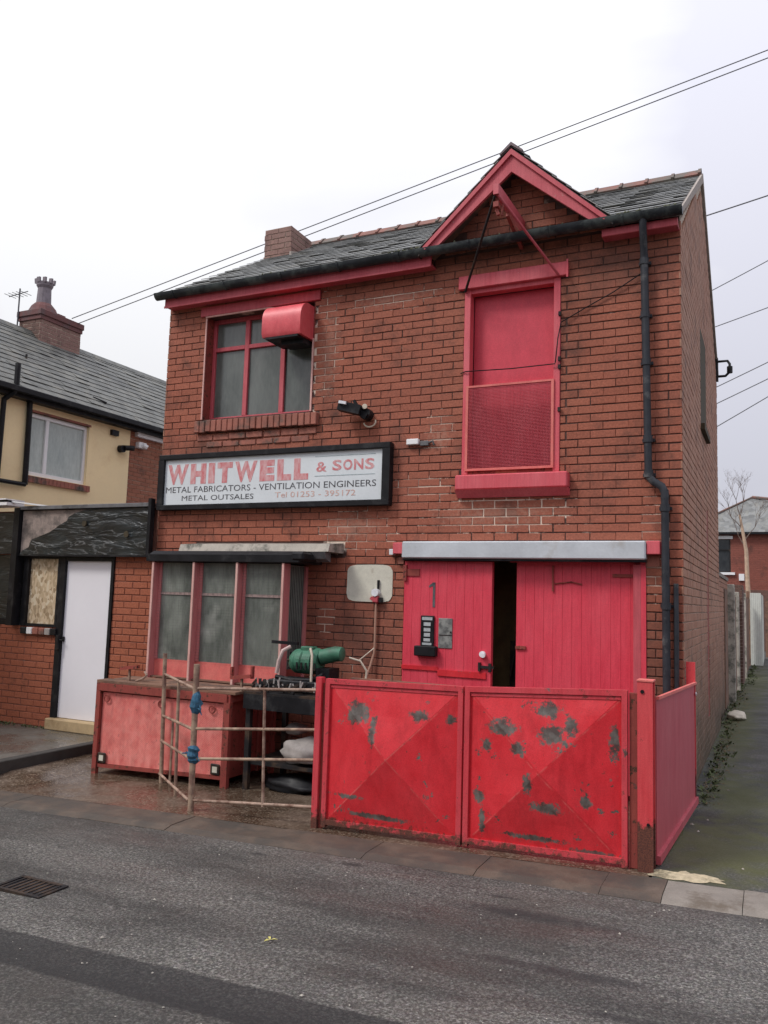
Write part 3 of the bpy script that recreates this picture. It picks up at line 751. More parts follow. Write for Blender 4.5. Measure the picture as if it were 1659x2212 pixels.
# hoist beam with stays
hb = G(); hb.bar((-1.50,.02,5.51), (-1.53,-.80,5.53), .05, .10)
hb.build('hoist_beam', M['red_trim'], bld)
q = G().bar((-1.52,-.45,5.44),(-1.50,-.02,5.28),.035,.04); q.build('beam_brace', M['rust_red'], bld)
q = G().tube([(-1.545,-.78,5.47),(-2.09,-.03,4.90)], .013, 8); q.build('stay_rod', M['dark'], bld)
q = G().tube([(-1.51,-.78,5.47),(-1.12,-.05,4.93)], .013, 8); q.build('stay_rod', M['red_trim'], bld)
q = G().tube([(-1.53,-.74,5.47),(-1.54,-.74,5.36),(-1.52,-.74,5.30)], .016, 8); q.tube([(-1.50,-.66,5.47),(-1.51,-.66,5.33)], .011, 6); q.box(-1.56,-1.51,-.78,-.71,5.37,5.42)
q.build('hoist_shackle', M['rust_red'], bld)
# fascia boards + gutter
def fascia(x0, x1, z0=5.20, z1=5.325):
    q = G().box(x0, x1, -.155, -.12, z0, z1, .004); q.build('fascia_board', M['red_trim'], bld)
    q = G().box(x0, x1, -.119, .0, z0+.012, z0+.03); q.build('soffit_board', M['red_trim'], bld)
fascia(-5.93, -2.43, 5.185, 5.30); fascia(-.69, -.01, 5.20, 5.275)
q = G().box(-5.93,-2.43,-.165,-.155,5.175,5.20); q.build('fascia_bead', M['red_trim'], bld)
q = G(); n = 9
prof = [(-.20+.062*math.cos(math.pi+math.pi*k/n), 5.345+.075*math.sin(math.pi+math.pi*k/n)) for k in range(n+1)]
inner = [(-.20+.054*math.cos(math.pi+math.pi*k/n), 5.347+.067*math.sin(math.pi+math.pi*k/n)) for k in range(n, -1, -1)]
q.ext(prof+inner, 'x', -6.02, .035)
for x in (-6.02, .03): q.ext(prof, 'x', x, x+.006)
gut = q.build('gutter', M['gutter'], bld, smooth=True)
for x in [-5.75,-5.0,-4.25,-3.5,-2.8,-2.0,-1.2,-.5]:
    q = G(); pr2 = [(-.20+.070*math.cos(math.pi+math.pi*k/n), 5.345+.083*math.sin(math.pi+math.pi*k/n)) for k in range(n+1)]
    pr3 = [(-.20+.061*math.cos(math.pi+math.pi*k/n), 5.347+.074*math.sin(math.pi+math.pi*k/n)) for k in range(n, -1, -1)]
    q.ext(pr2+pr3, 'x', x, x+.045 if x in (-4.25,-2.8) else x+.02); q.build('gutter_bracket', M['gutter'], gut)
# moss along gutter
q = G(); rr = random.Random(5)
for k in range(160):
    x = rr.choice([rr.uniform(-.75,-.02), rr.uniform(-3.2,-2.3), rr.uniform(-5.9,-.1)]); s_ = rr.uniform(.008,.022)
    y = rr.uniform(-.22,-.15); z = 5.36+rr.uniform(-.004,.012)
    q.add([(x-s_,y,z),(x,y-s_,z),(x+s_,y,z),(x,y+s_,z),(x,y,z+s_*1.2),(x,y,z-s_)],[(0,1,4),(1,2,4),(2,3,4),(3,0,4),(1,0,5),(2,1,5),(3,2,5),(0,3,5)])
q.build('gutter_moss', plain('moss', (.10,.105,.06), .95, var=.4), bld, kind='stuff')
# downpipe
dp = G().tube([(-.31,-.20,5.29),(-.31,-.19,5.20),(-.315,-.10,5.06),(-.315,-.075,4.95)], .034, 12)
dp.tube([(-.315,-.075,5.0),(-.30,-.075,3.98)], .036, 12); dp.tube([(-.30,-.075,4.0),(-.285,-.075,2.93)], .034, 12)
dp.tube([(-.285,-.075,2.97),(-.275,-.075,2.90),(-.24,-.075,2.86),(-.17,-.075,2.815),(-.145,-.075,2.76),(-.145,-.075,2.70)], .036, 12)
dp.tube([(-.145,-.075,2.78),(-.135,-.075,.06)], .034, 12)
dpo = dp.build('downpipe', M['pipe'], bld, smooth=True)
for (x, z) in [(-.315,4.93),(-.308,4.42),(-.30,3.97),(-.288,3.25),(-.283,2.93),(-.144,2.62),(-.138,1.75)]:
    q = G().tube([(x,-.075,z-.03),(x,-.075,z+.03)], .042, 12); q.box(x-.055,x+.055,-.03,.0,z-.014,z+.014); q.build('pipe_collar', M['pipe'], dpo)
q = G().tube([(-.06,-.04,1.95),(-.058,-.04,.05)], .022, 8); q.build('conduit_pipe', M['pipe'], bld)

# upper window
q = G().box(-5.475,-3.82,-.03,.01,5.055,5.168,.004); q.build('window_lintel', M['red_trim'], bld)
win = G()
q = G()
F = (-5.40,-3.885,3.79,5.05)
yy = .135
for (a,b,c,d) in [(F[0],F[0]+.05,F[2],F[3]),(F[1]-.05,F[1],F[2],F[3]),(F[0]+.05,F[1]-.05,F[2],F[2]+.05),(F[0]+.05,F[1]-.05,F[3]-.05,F[3]),
                  (-4.925,-4.865,F[2]+.05,F[3]-.05),(-4.415,-4.355,F[2]+.05,F[3]-.05),(F[0]+.05,-4.925,4.65,4.70),(-4.865,-4.415,4.65,4.70),(-4.355,F[1]-.05,4.65,4.70)]:
    q.box(a,b,yy,yy+.06,c,d,.004)
uw = q.build('upper_window', M['red_trim'], bld, label='upper casement window with red mullions and a transom')
for (a,b) in [(F[0]+.05,-4.925),(-4.865,-4.415),(-4.355,F[1]-.05)]:
    for (c,d) in [(3.84,4.65),(4.70,5.0)]:
        q = G().box(a-.003,b+.003,yy+.03,yy+.036,c-.003,d+.003); q.build('pane', M['glass_up'], uw)
# reveal linings and pink edging
q = G().box(F[0],F[0]+.012,.0,yy,F[2],F[3]).box(F[1]-.012,F[1],.0,yy,F[2],F[3]); q.build('window_reveal', M['rust_red'], bld, sep=True)
q = G().box(-5.405,-5.388,-.012,.0,3.79,5.05).box(-3.905,-3.885,-.012,.0,3.79,4.62); q.tube([(-5.40,-.015,5.045),(-4.50,-.02,5.045),(-4.42,-.03,5.03),(-4.38,-.03,4.98)], .011, 8)
q.build('edge_bead', M['pink_edge'], bld, sep=True)
# soldier course sill
for k in range(21):
    a = -5.46+k*.080
    q = G(); jz = random.uniform(-.006,.006); yq = -.062+random.uniform(-.006,.006)
    q.box(a+.004,a+.074,yq,.05,3.625+jz,3.762+jz*.5,.006); q.build('sill_brick', M['sill_brick'], bld)
q = G(); rr = random.Random(2)
for k in range(7):
    a = -5.44+k*.235; q.box(a,a+.222,-.022+rr.uniform(-.006,.01),.004,3.53,3.60,.006)
for k in range(6):
    a = -5.30+k*.235; q.box(a,a+.222,-.012+rr.uniform(-.006,.008),.004,3.45,3.515,.006)
q.build('corbel_brick', M['sill_brick'], bld, kind='stuff')
# loading door
q = G().box(-2.16,-1.03,-.045,.01,4.925,5.065,.006); q.build('loading_lintel', M['red_bright'], bld)
q = G().box(-1.045,-1.028,-.055,-.045,4.90,5.08); q.build('lintel_end', M['red_bright'], bld, sep=True)
q = G().box(-2.10,-2.035,-.012,.10,3.0,4.925,.004).box(-1.175,-1.11,-.012,.10,3.0,4.925,.004).box(-2.035,-1.175,.0,.10,4.88,4.925)
q.build('loading_frame', M['red_bright'], bld, sep=True)
q = G().box(-2.035,-1.175,.12,.16,2.98,4.88)
ld = q.build('loading_door', M['red_flat'], bld, label='tall red loading door panel on the first floor')
q = G().box(-2.035,-1.175,.10,.12,3.93,3.945); q.build('door_batten', M['red_door'], ld)
q = G(); 
for (a,b,c,d) in [(-2.06,-1.165,3.885,3.905),(-2.06,-1.165,3.035,3.058),(-2.06,-2.035,3.058,3.885),(-1.19,-1.165,3.058,3.885)]: q.box(a,b,-.03,-.012,c,d)
grd = q.build('guard_frame', M['pink_steel'], bld, label='pink framed mesh guard across the lower loading door')
q = G()
n1 = 58
for k in range(n1+1):
    x = -2.035+k*(.845/n1); q.box(x-.0019,x+.0019,-.022,-.018,3.058,3.885)
for k in range(n1+1):
    z = 3.058+k*(.827/n1); q.box(-2.035,-1.19,-.026,-.0225,z-.0019,z+.0019)
q.build('mesh', M['red_trim'], grd, kind='stuff')
for z in (4.55, 4.1, 3.6, 4.02):
    q = G().box(-1.125,-1.10,-.035,-.012,z-.02,z+.02); q.build('frame_bolt', M['dark'], bld)
q = G(); q.box(-2.13,-1.01,-.115,.01,2.835,2.985,.012); q.ext([(-.115,2.835),(-.03,2.765),(.01,2.765),(.01,2.835)],'x',-2.13,-1.01)
q.build('loading_sill', M['red_bright'], bld)
q = G().box(-2.10,-1.11,-.0,.1,2.985,3.04); q.build('threshold', M['rust_red'], bld)

# ground floor: shutter box and doors
q = G(); q.box(-2.685,-.305,-.125,-.0,2.155,2.325,.012); q.build('lintel_cover', M['galv'], bld, label='long galvanised cover above the double doors')
q = G().box(-2.685,-.305,-.10,-.01,2.135,2.152); q.build('cover_track', M['black'], bld)
q = G().box(-2.80,-2.688,-.09,.0,2.20,2.315,.006); q.build('lintel_end', M['red_bright'], bld, sep=True)
q = G().box(-2.85,-2.803,-.07,.0,2.19,2.25,.004); q.build('end_packer', M['white'], bld)
q = G().box(-.302,-.185,-.10,.0,2.205,2.325,.006); q.build('lintel_end', M['red_bright'], bld, sep=True)
q = G().box(-2.76,-2.70,-.03,.05,2.10,2.17).box(-.32,-.20,-.02,.05,2.10,2.20); q.build('corbel_stone', M['sill_brick'], bld, sep=True)
def leaf(name, x0, x1, y, boards, z0=.06, z1=2.13, label=None):
    q = G().box(x0, x1, y+.026, y+.06, z0, z1); d = q.build(name, M['red_door'], bld, label=label)
    w = (x1-x0)/boards
    for k in range(boards):
        q = G(); q.box(x0+k*w+.0006, x0+(k+1)*w-.0006, y+random.uniform(-.0008,.0008), y+.025, z0, z1, .0012); q.build('plank', M['red_door'], d)
    return d
dl = leaf('door', -2.69, -1.755, -.02, 10, label='left door leaf with the painted number')
drr = leaf('door', -1.53, -.37, .05, 13, label='right door leaf of plain boards')
q = G().box(-.368,-.318,-.01,.1,.03,2.155).box(-1.60,-.37,.052,.1,2.131,2.155); q.build('door_frame', M['red_door'], bld, sep=True)
q = G().box(-.43,-.36,-.012,.045,.03,2.12,.004); q.build('door_frame', M['red_trim'], bld)
q = G().box(-2.69,-2.52,-.032,-.0205,1.98,2.05).box(-2.695,-2.66,-.045,-.021,1.93,2.09); q.build('hinge', M['rust_red'], dl, sep=True)
q = G().box(-2.69,-2.30,-.034,-.0205,1.045,1.085); q.box(-2.30,-1.80,-.034,-.0205,1.0,1.06); q.build('door_rail', M['red_gate'], dl, sep=True)
q = G(); q.tube([(-1.835,-.02,1.235),(-1.835,-.055,1.235)], .03, 12); q.tube([(-1.82,-.055,1.225),(-1.82,-.075,1.225)], .022, 12); q.build('knob', M['white'], dl, smooth=True)
q = G(); q.box(-1.87,-1.72,-.045,-.021,1.10,1.125).box(-1.875,-1.855,-.05,-.021,1.07,1.155).box(-1.77,-1.745,-.05,-.021,1.07,1.15); q.build('bolt', M['dark'], dl)
q = G().box(-1.53,-1.43,.032,.049,1.30,1.33); q.build('bolt', M['rust_red'], drr)
q = G().box(-.62,-.43,.036,.049,2.0,2.03).box(-1.18,-1.165,.03,.049,1.86,2.1).tube([(-1.16,.04,1.93),(-1.0,.04,1.95),(-.9,.04,1.93)],.006,6); q.build('hinge', M['rust_red'], drr, sep=True)
# painted figure 1 (flat lettering)
q = G(); q.box(-2.372,-2.347,-.0245,-.0215,1.67,1.918); q.ext([(-2.372,1.885),(-2.415,1.865),(-2.415,1.885),(-2.372,1.918)],'y',-.0245,-.0215)
q.build('number_one', M['let_black'], dl)
# things inside the gap
q = G(); q.box(-2.8,-.2,.75,.8,0.02,2.5); q.build('inner_wall', plain('inner_boards', (.16,.115,.05), .9, var=.5, scale=5), bld)
q = G().box(-1.72,-1.55,.5,.7,.02,1.35).bar((-1.70,.45,1.0),(-1.58,.5,1.75),.02,.02).bar((-1.62,.3,.3),(-1.55,.35,1.5),.03,.03); q.build('stored_scrap', M['dark'], bld)

# chimney
chx0, chx1, chy0, chy1, chz = -5.965, -5.50, 1.93, 2.50, 7.09
ch = G().box(chx0+.008, chx1-.008, chy0+.008, chy1-.008, 6.2, chz-.004).build('chimney', M['mortar_side'], bld)
rects = lay(chx0, chx1, 6.3, chz, [])
place_bricks(rects, M['brick_chim'], ch, wpos(ch), y=chy0, name='brick', limit=0, stuffname='chimney_brick')
rects = lay(chy0, chy1, 6.3, chz, []); place_bricks(rects, M['brick_chim'], ch, wpos(ch), y=chx1, axis='y', limit=0, stuffname='chimney_side_brick')
q = G(); 
for (p, s_) in (((chx1+.02,chy0,6.78),.0),):
    q.ext([(chy0-.03,6.60),(chy1,6.93),(chy1,7.0),(chy0+.15,6.74),(chy0-.03,6.68)], 'x', chx1-.003, chx1+.03)
q.ext([(chx0-.02,6.53),(chx1+.03,6.53),(chx1+.03,6.60),(chx0-.02,6.60)], 'y', chy0-.03, chy0+.003)
q.build('chimney_flaunching', M['verge'], bld)

# bay window
BY = -.42
bay = thing('bay_window', 'pink framed box bay window with grimy panes and thin security bars', 'window', (-4.75,0,.72))
FX = (-5.577, -5.009, -4.435, -3.858); GY = -.385
q = G()
for x in FX: q.box(x-.010,x+.014,-.478,GY+.02,.79,2.07)
q.build('mullion', M['pink_wood'], bay, sep=True)
for x in FX:
    q = G().box(x-.013,x+.012,-.490,-.479,.78,2.075); q.build('mullion_edge', M['pink_edge'], bay)
q = G()
for (a,b) in zip(FX[:-1],FX[1:]): q.box(a+.015,a+.055,GY-.012,GY+.02,1.0,2.07)
q.build('casement_stile', M['pink_wood'], bay, sep=True)
q = G()
for (a,b) in zip(FX[:-1],FX[1:]): q.box(a+.056,b-.011,GY-.010,GY+.015,1.715,1.742)
q.build('transom', plain('pale_transom', (.33,.24,.22), .8, var=.5, scale=25), bay, sep=True)
for i,(a,b) in enumerate(zip(FX[:-1],FX[1:])):
    for (c,d) in ((1.0,1.715),(1.742,2.07)):
        q = G().box(a+.055,b-.010,GY+.002,GY+.008,c,d); q.build('pane', M['glass_bay'], bay)
    q = G().box(a+.015,b-.011,GY-.004,GY+.03,.80,1.0); q.build('bottom_panel', M['pink_steel'], bay)
    q = G().box(a+.015,b-.011,-.45,GY-.005,.80,.815); q.build('ledge', M['wood_old'], bay)
q = G()
for k in range(26): q.box(FX[0]+.06+k*.065,FX[0]+.0615+k*.065,GY-.016,GY-.0145,1.0,2.06)
for k in range(34): q.box(FX[0]+.02,FX[3]-.012,GY-.018,GY-.0165,1.0+k*.031,1.0015+k*.031)
q.build('wire_mesh', M['lead'], bay, kind='stuff')
q = G().box(-3.870,-3.862,-.37,-.055,.98,2.06); q.build('pane', M['glass_bay'], bay)
q = G()
for k in range(9): q.box(-3.860,-3.856,-.35+k*.034,-.344+k*.034,.98,2.05)
q.build('side_slats', M['gutter'], bay, kind='stuff')
q = G().box(-3.872,-3.842,-.052,.0,.80,2.06); q.build('jamb', M['pink_wood'], bay)
q = G().box(-3.872,-3.856,-.37,-.055,.79,.978); q.build('side_panel', M['rust_red'], bay)
q = G().box(-5.56,-3.875,GY+.035,-.0,.74,.79); q.build('bay_floor', M['wood_old'], bay)
q = G().box(-5.58,-5.56,GY+.03,0,.74,2.06); q.build('left_cheek', M['pink_wood'], bay)
q = G(); q.box(-5.62,-3.66,-.505,-.02,2.078,2.165,.006); q.ext([(-.50,2.166),(-.02,2.166),(-.02,2.215),(-.44,2.20)],'x',-5.62,-3.64); q.box(-5.99,-5.625,-.14,-.001,2.10,2.19)
q.build('bay_roof', M['black'], bay)
q = G().box(-3.75,-3.60,-.52,-.2,2.10,2.19,.02); q.build('roof_flashing', M['black'], bay)
q = G(); q.ext([(-.33,2.205),(.0,2.205),(.0,2.315),(-.30,2.285)],'x',-5.36,-3.42); q.build('concrete_hood', M['concrete'], bay)
q = G().ext([(-.335,2.20),(-.2,2.20),(-.2,2.10),(-.30,2.13)],'x',-4.0,-3.46); q.build('hood_flashing', M['lead'], bay)
# clutter on the window sill inside the glass is seen only as blur; nothing more

# ------------------------------------------------------------------ sign
sg = thing('shop_sign', 'long white sign reading WHITWELL & SONS in a black frame', 'sign', (-4.4,-.03,3.03))
X0,X1,Z0,Z1 = -5.925,-2.86,2.705,3.37
q = G().box(X0+.075,X1-.08,-.065,-.02,Z0+.055,Z1-.055); q.build('panel', M['sign_white'], sg)
q = G()
q.box(X0,X1,-.10,-.0,Z1-.062,Z1,.006).box(X0,X1,-.10,-.0,Z0,Z0+.062,.006).box(X0,X0+.082,-.098,-.002,Z0+.062,Z1-.062).box(X1-.088,X1,-.098,-.002,Z0+.062,Z1-.062)
q.build('frame', M['black'], sg)
def text(s, x0, x1, zb, zt, y, mat, name, parent, bold=0.0, shear=0.0):
    cu = bpy.data.curves.new(name, 'FONT'); cu.body = s; cu.size = 1; cu.extrude = 0.002; cu.offset = bold; cu.shear = shear; cu.resolution_u = 3
    o = bpy.data.objects.new('tmp', cu); C.objects.link(o)
    dg = bpy.context.evaluated_depsgraph_get(); me = bpy.data.meshes.new_from_object(o.evaluated_get(dg)); bpy.data.objects.remove(o)
    xs = [v.co.x for v in me.vertices]; ys = [v.co.y for v in me.vertices]
    a, b, c, d = min(xs), max(xs), min(ys), max(ys)
    pw = wpos(parent)
    for v in me.vertices:
        X = x0+(v.co.x-a)/(b-a)*(x1-x0); Z = zb+(v.co.y-c)/(d-c)*(zt-zb); Y = y-(.0015 if v.co.z > 0 else 0)
        v.co = Vector((X, Y, Z))-pw
    me.materials.clear(); me.materials.append(mat)
    o = bpy.data.objects.new(name, me); C.objects.link(o); o.parent = parent; return o
ys_ = -.0655
wd = {'W': 1.35, 'H': 1.0, 'I': .40, 'T': .95, 'E': .88, 'L': .82}; gap = .035
tot = sum(wd[c_] for c_ in 'WHITWELL'); un = (1.945-gap*7)/tot; xx = -5.80
for c_ in 'WHITWELL':
    text(c_, xx, xx+wd[c_]*un, 3.010, 3.250, ys_, M['let_red'], 'letter', sg, bold=.075 if c_ != 'W' else .045); xx += wd[c_]*un+gap
text('&', -3.755, -3.625, 3.088, 3.198, ys_, M['let_red'], 'lettering', sg, bold=.02)
for k_, c_ in enumerate('SONS'):
    text(c_, -3.555+k_*.131, -3.555+k_*.131+.112, 3.095, 3.212, ys_, M['let_red'], 'letter', sg, bold=.028)
text('METAL FABRICATORS - VENTILATION ENGINEERS', -5.815, -3.025, 2.912, 2.982, ys_, M['let_black'], 'lettering', sg, bold=.0)
text('METAL OUTSALES', -5.575, -4.56, 2.815, 2.875, ys_, M['let_black'], 'lettering', sg, bold=.0)
text('Tel 01253 - 395172', -4.275, -3.265, 2.820, 2.882, ys_, M['let_pale'], 'lettering', sg)
q = G().box(-3.775,-3.04,-.0672,-.0655,3.255,3.262).box(-3.775,-3.04,-.0672,-.0655,3.040,3.047); q.build('rule_line', M['let_grey'], sg, sep=True)

# ------------------------------------------------------------------ things on the facade
# red cowl over the window
cw = thing('extract_cowl', 'red curved metal ventilation cowl over the upper window corner', 'vent cowl', (-4.15,0,4.8))
prof = [(.0,4.985),(-.12,4.985)]+[(-.12-.17*math.sin(t), 4.80+.185*math.cos(t)) for t in [i*math.pi/2/7 for i in range(1,8)]]+[(-.29,4.64),(-.27,4.60),(.0,4.60)]
q = G().ext(prof,'x',-4.40,-3.90); q.build('hood', M['red_gate'].copy(), cw, smooth=True)
cw.children[0].data.materials[0] = red_paint('cowl_red', (.70,.07,.09), (.78,.15,.16), chips=.12, chipcol=(.3,.06,.07), sc=2, streak=False)
q = G().box(-4.36,-3.94,-.27,.10,4.575,4.598); q.box(-4.22,-3.93,-.16,.04,4.53,4.575); q.build('underside_shade', M['black'], cw)  # black area below the cowl, with its shadow built in as black
# floodlight with sensor
fl = thing('floodlight', 'black wall floodlight with white cable loop below the red cowl window', 'floodlight', (-3.2,0,3.72))
q = G(); q.bar((-3.44,-.16,3.775),(-3.20,-.12,3.715),.13,.10); q.build('lamp_housing', M['black'], fl)
q = G(); q.bar((-3.41,-.235,3.80),(-3.33,-.22,3.785),.035,.03); q.build('lamp_visor', M['white'], fl)
q = G(); q.tube([(-3.17,0,3.69),(-3.17,-.10,3.69)], .062, 14); q.bar((-3.25,-.1,3.72),(-3.14,-.1,3.65),.05,.06); q.bar((-3.30,-.10,3.84),(-3.22,-.1,3.70),.03,.03); q.build('wall_bracket', M['black'], fl)
q = G(); q.tube([(-3.10+.07*math.cos(t)-.04,-.03,3.61+.055*math.sin(t)) for t in [math.pi*1.05+i*math.pi*1.05/9 for i in range(10)]], .009, 6); q.tube([(-3.165,-.105,3.76),(-3.16,-.125,3.76)],.028,10); q.build('cable_loop', M['hose'], fl)
# small boxes
tag(G().box(-2.70,-2.565,-.05,.0,3.335,3.395,.006).build('junction_box', M['upvc']), 'small white plastic box on the bricks right of the sign', 'junction box')
q = G().box(-2.55,-2.46,-.035,.0,3.32,3.37,.004).tube([(-2.46,-.02,3.35),(-2.41,-.03,3.36),(-2.395,-.03,3.32)],.012,6)
tag(q.build('cable_clamp', M['lead']), 'grey cable clamp beside the small white box', 'clamp')
# cream patch with intercom and its conduit
q = G(); x0,x1,z0,z1 = -3.36,-2.83,1.705,2.088; n = 40; P = []
for k in range(n):
    t = 2*math.pi*k/n; c_, s_ = math.cos(t), math.sin(t); e = .32
    P.append(((x0+x1)/2+(x1-x0)/2*math.copysign(abs(c_)**e, c_)+random.uniform(-.003,.003), (z0+z1)/2+(z1-z0)/2*math.copysign(abs(s_)**e, s_)+random.uniform(-.003,.003)))
q.ext(P,'y',-.008,.006); tag(q.build('render_patch', M['cream_patch']), 'cream rendered square patch on the brick left of the doors', 'patch')
al = thing('wall_beacon', 'small white fitting with red bracket on the cream patch', 'alarm fitting', (-3.0,-.01,1.8))
q = G().tube([(-3.0,-.01,1.80),(-3.0,-.07,1.80)], .040, 12); q.build('cap', M['white'], al, smooth=True)
q = G().box(-3.03,-2.97,-.06,-.01,1.70,1.765,.005).bar((-3.06,-.03,1.745),(-2.98,-.03,1.70),.03,.03); q.build('bracket', M['red_trim'], al)
q = G().box(-2.993,-2.975,-.03,-.009,1.84,1.93).box(-2.96,-2.93,-.05,-.009,1.70,1.75); q.build('stem', M['black'], al, sep=True)
q = G().tube([(-3.0,-.03,1.70),(-3.0,-.03,1.25),(-3.005,-.03,1.18),(-3.03,-.05,1.06),(-3.06,-.10,.92),(-3.09,-.2,.8)], .012, 8)
tag(q.build('feed_cable', M['cable_pink'], smooth=True), 'pale pink cable running down the wall from the cream patch', 'cable')
# loose black cable across the upper wall
q = G().tube([(-.33,-.03,4.85),(-.6,-.02,4.70),(-.85,-.02,4.585),(-1.10,-.025,4.46),(-1.125,-.04,4.30),(-1.15,-.035,4.06)], .0055, 6)
q.tube([(-1.15,-.035,4.05),(-1.6,-.03,4.045),(-2.07,-.03,4.06),(-2.13,-.01,4.05)], .0055, 6)
tag(q.build('slack_cable', M['black']), 'thin black cable slanting from the downpipe to the loading door', 'cable')
# notices on the left door
lb = thing('letter_box', 'black letter box with pale stickers on the left red door', 'letter box', (-2.42,-.03,1.4))
q = G().box(-2.487,-2.345,-.045,-.021,1.285,1.585,.004); q.build('back_plate', M['black'], lb)
q = G().box(-2.535,-2.305,-.095,-.021,1.185,1.285,.008); q.build('box', M['black'], lb)
stk = plain('sticker_grey', (.42,.45,.46), .5, var=.25, scale=30)
for (z, w, h) in [(1.555,.11,.03),(1.50,.075,.035),(1.445,.07,.035),(1.395,.065,.035),(1.345,.07,.03),(1.305,.10,.022)]:
    q = G().box(-2.416-w/2,-2.416+w/2,-.0475,-.0455,z-h/2,z+h/2)
    q.build('sticker', stk, lb)
pl = thing('grey_plate', 'worn grey metal plate beside the black letter box', 'plate', (-2.23,-.02,1.42))
q = G().box(-2.302,-2.155,-.028,-.021,1.27,1.565,.003); q.build('plate', plain('plate_grey', (.13,.135,.13), .55, var=.5, scale=26, dirt=(.27,.28,.26), dirtamt=.4), pl)
q = G().box(-2.295,-2.16,-.031,-.0285,1.395,1.402).tube([(-2.17,-.02,1.43),(-2.17,-.036,1.43)],.009,8); q.build('fixing', M['dark'], pl)
# bracket on side wall
sb = thing('wall_bracket', 'black curved bracket high on the rear corner of the side wall', 'bracket', (0,5.3,5.4))
q = G().tube([(0,5.3,5.45),(.16,5.3,5.45),(.19,5.3,5.40),(.19,5.3,5.28),(.13,5.3,5.22),(0,5.3,5.22)], .02, 8); q.box(0,.03,5.25,5.35,5.15,5.5)
q.build('arm', M['black'], sb); q = G().tube([(.19,5.3,5.36),(.19,5.3,5.26)],.04,8); q.build('insulator', M['black'], sb)

# ------------------------------------------------------------------ gates
def gate(label, x0, x1, zb0, zb1, zt0, zt1, y, hook=False):
    t = thing('metal_gate', label, 'gate', ((x0+x1)/2, y, (zb0+zb1)/2), 'pair of red sheet metal yard gates')
    def zb(x): return zb0+(zb1-zb0)*(x-x0)/(x1-x0)
    def zt(x): return zt0+(zt1-zt0)*(x-x0)/(x1-x0)
    w = .038
    q = G()
    q.bar((x0+w/2,y,zb(x0)),(x0+w/2,y,zt(x0)),w,.05,(0,1,0)); q.bar((x1-w/2,y,zb(x1)),(x1-w/2,y,zt(x1)),w,.05,(0,1,0))
    q.bar((x0+w,y,zt(x0)-w/2),(x1-w,y,zt(x1)-w/2),.048,w); q.bar((x0+w,y,zb(x0)+.02+w/2),(x1-w,y,zb(x1)+.02+w/2),.048,w)
    q.build('frame', M['red_frame'], t)
    # cross-broken sheet: a shallow pyramid, with slight dents
    n = 24; q = G(); vs = []
    rr = random.Random(int(abs(x0)*100)); dents = [(rr.uniform(.1,.9), rr.uniform(.1,.9), rr.uniform(-.006,.006), rr.uniform(.05,.14)) for _ in range(14)]
    for i in range(n+1):
        for j in range(n+1):
            u, v = i/n, j/n; X = x0+w+(x1-x0-2*w)*u; Z = zb(X)+.045+(zt(X)-zb(X)-.085)*v
            h = min(u, 1-u, v, 1-v)*2
            Y = y-.002-.10*h
            for (du, dv, da, ds) in dents: Y += da*math.exp(-((u-du)**2+(v-dv)**2)/(ds*ds))
            vs.append((X, Y, Z))
    fs = []
    for i in range(n):
        for j in range(n):
            a = i*(n+1)+j; b = a+n+1
            u, v = (i+.5)/n, (j+.5)/n
            # triangulate along the two diagonals
            if (i-j) == 0 or ((i < n/2) == (j < n/2)): fs += [(a,b,b+1),(a,b+1,a+1)]
            else: fs += [(a,b,a+1),(b,b+1,a+1)]
    q.add(vs, fs); q.build('sheet', M['red_gate'], t, recalc=False)
    q = G()
    q.bar((x0+w+.005,y-.008,zt(x0)-.055),(x1-w-.005,y-.008,zt(x1)-.055),.012,.022); q.build('sheet_lip', M['red_frame'], t)
    return t
gl = gate('left leaf of the red sheet metal yard gates, one dark scrape near its top', -2.50, -1.350, -.035, -.005, 1.098, 1.118, -1.90)
gr_ = gate('right leaf of the red sheet metal yard gates, with most grey scrapes', -1.335, -.185, -.002, .028, 1.122, 1.178, -1.90)
q = G().box(-2.30,-1.36,-1.885,-1.845,1.07,1.115).tube([(-1.95,-1.87,1.11),(-1.95,-1.87,1.155)],.01,6); q.build('top_angle', M['wood_old'], gl)
# left gate post
gp = thing('gate_post', 'slim red steel post at the left of the gates, joining the railing', 'post', (-2.555,-1.88,g(-2.55)))
q = G().box(-2.585,-2.535,-1.93,-1.87,g(-2.55)-.02,1.105); q.build('post', M['red_frame'], gp)
q = G().box(-2.533,-2.508,-1.90,-1.87,g(-2.55),1.06); q.build('hinge_strip', M['rust_red'], gp)
# corner H-section post
cp = thing('gate_post', 'stout red steel corner post with rusted foot right of the gates', 'post', (-.065,-1.9,.03))
q = G().box(-.118,-.020,-1.945,-1.930,.0,1.245).box(-.118,-.020,-1.835,-1.820,.0,1.245).box(-.075,-.060,-1.930,-1.835,.0,1.245)
q.build('post', M['red_post'], cp)
q = G().box(-.122,-.016,-1.95,-1.815,1.246,1.256); q.build('cap', M['pink_steel'], cp)
q = G().tube([(-.085,-1.944,1.18),(-.085,-1.952,1.18)],.013,8).tube([(-.05,-1.944,.33),(-.05,-1.952,.33)],.01,8); q.build('bolt_hole', M['black'], cp, sep=True)
q = G().box(-.175,-.125,-1.90,-1.85,.03,1.16); q.build('hinge_strip', M['rust_red'], cp)
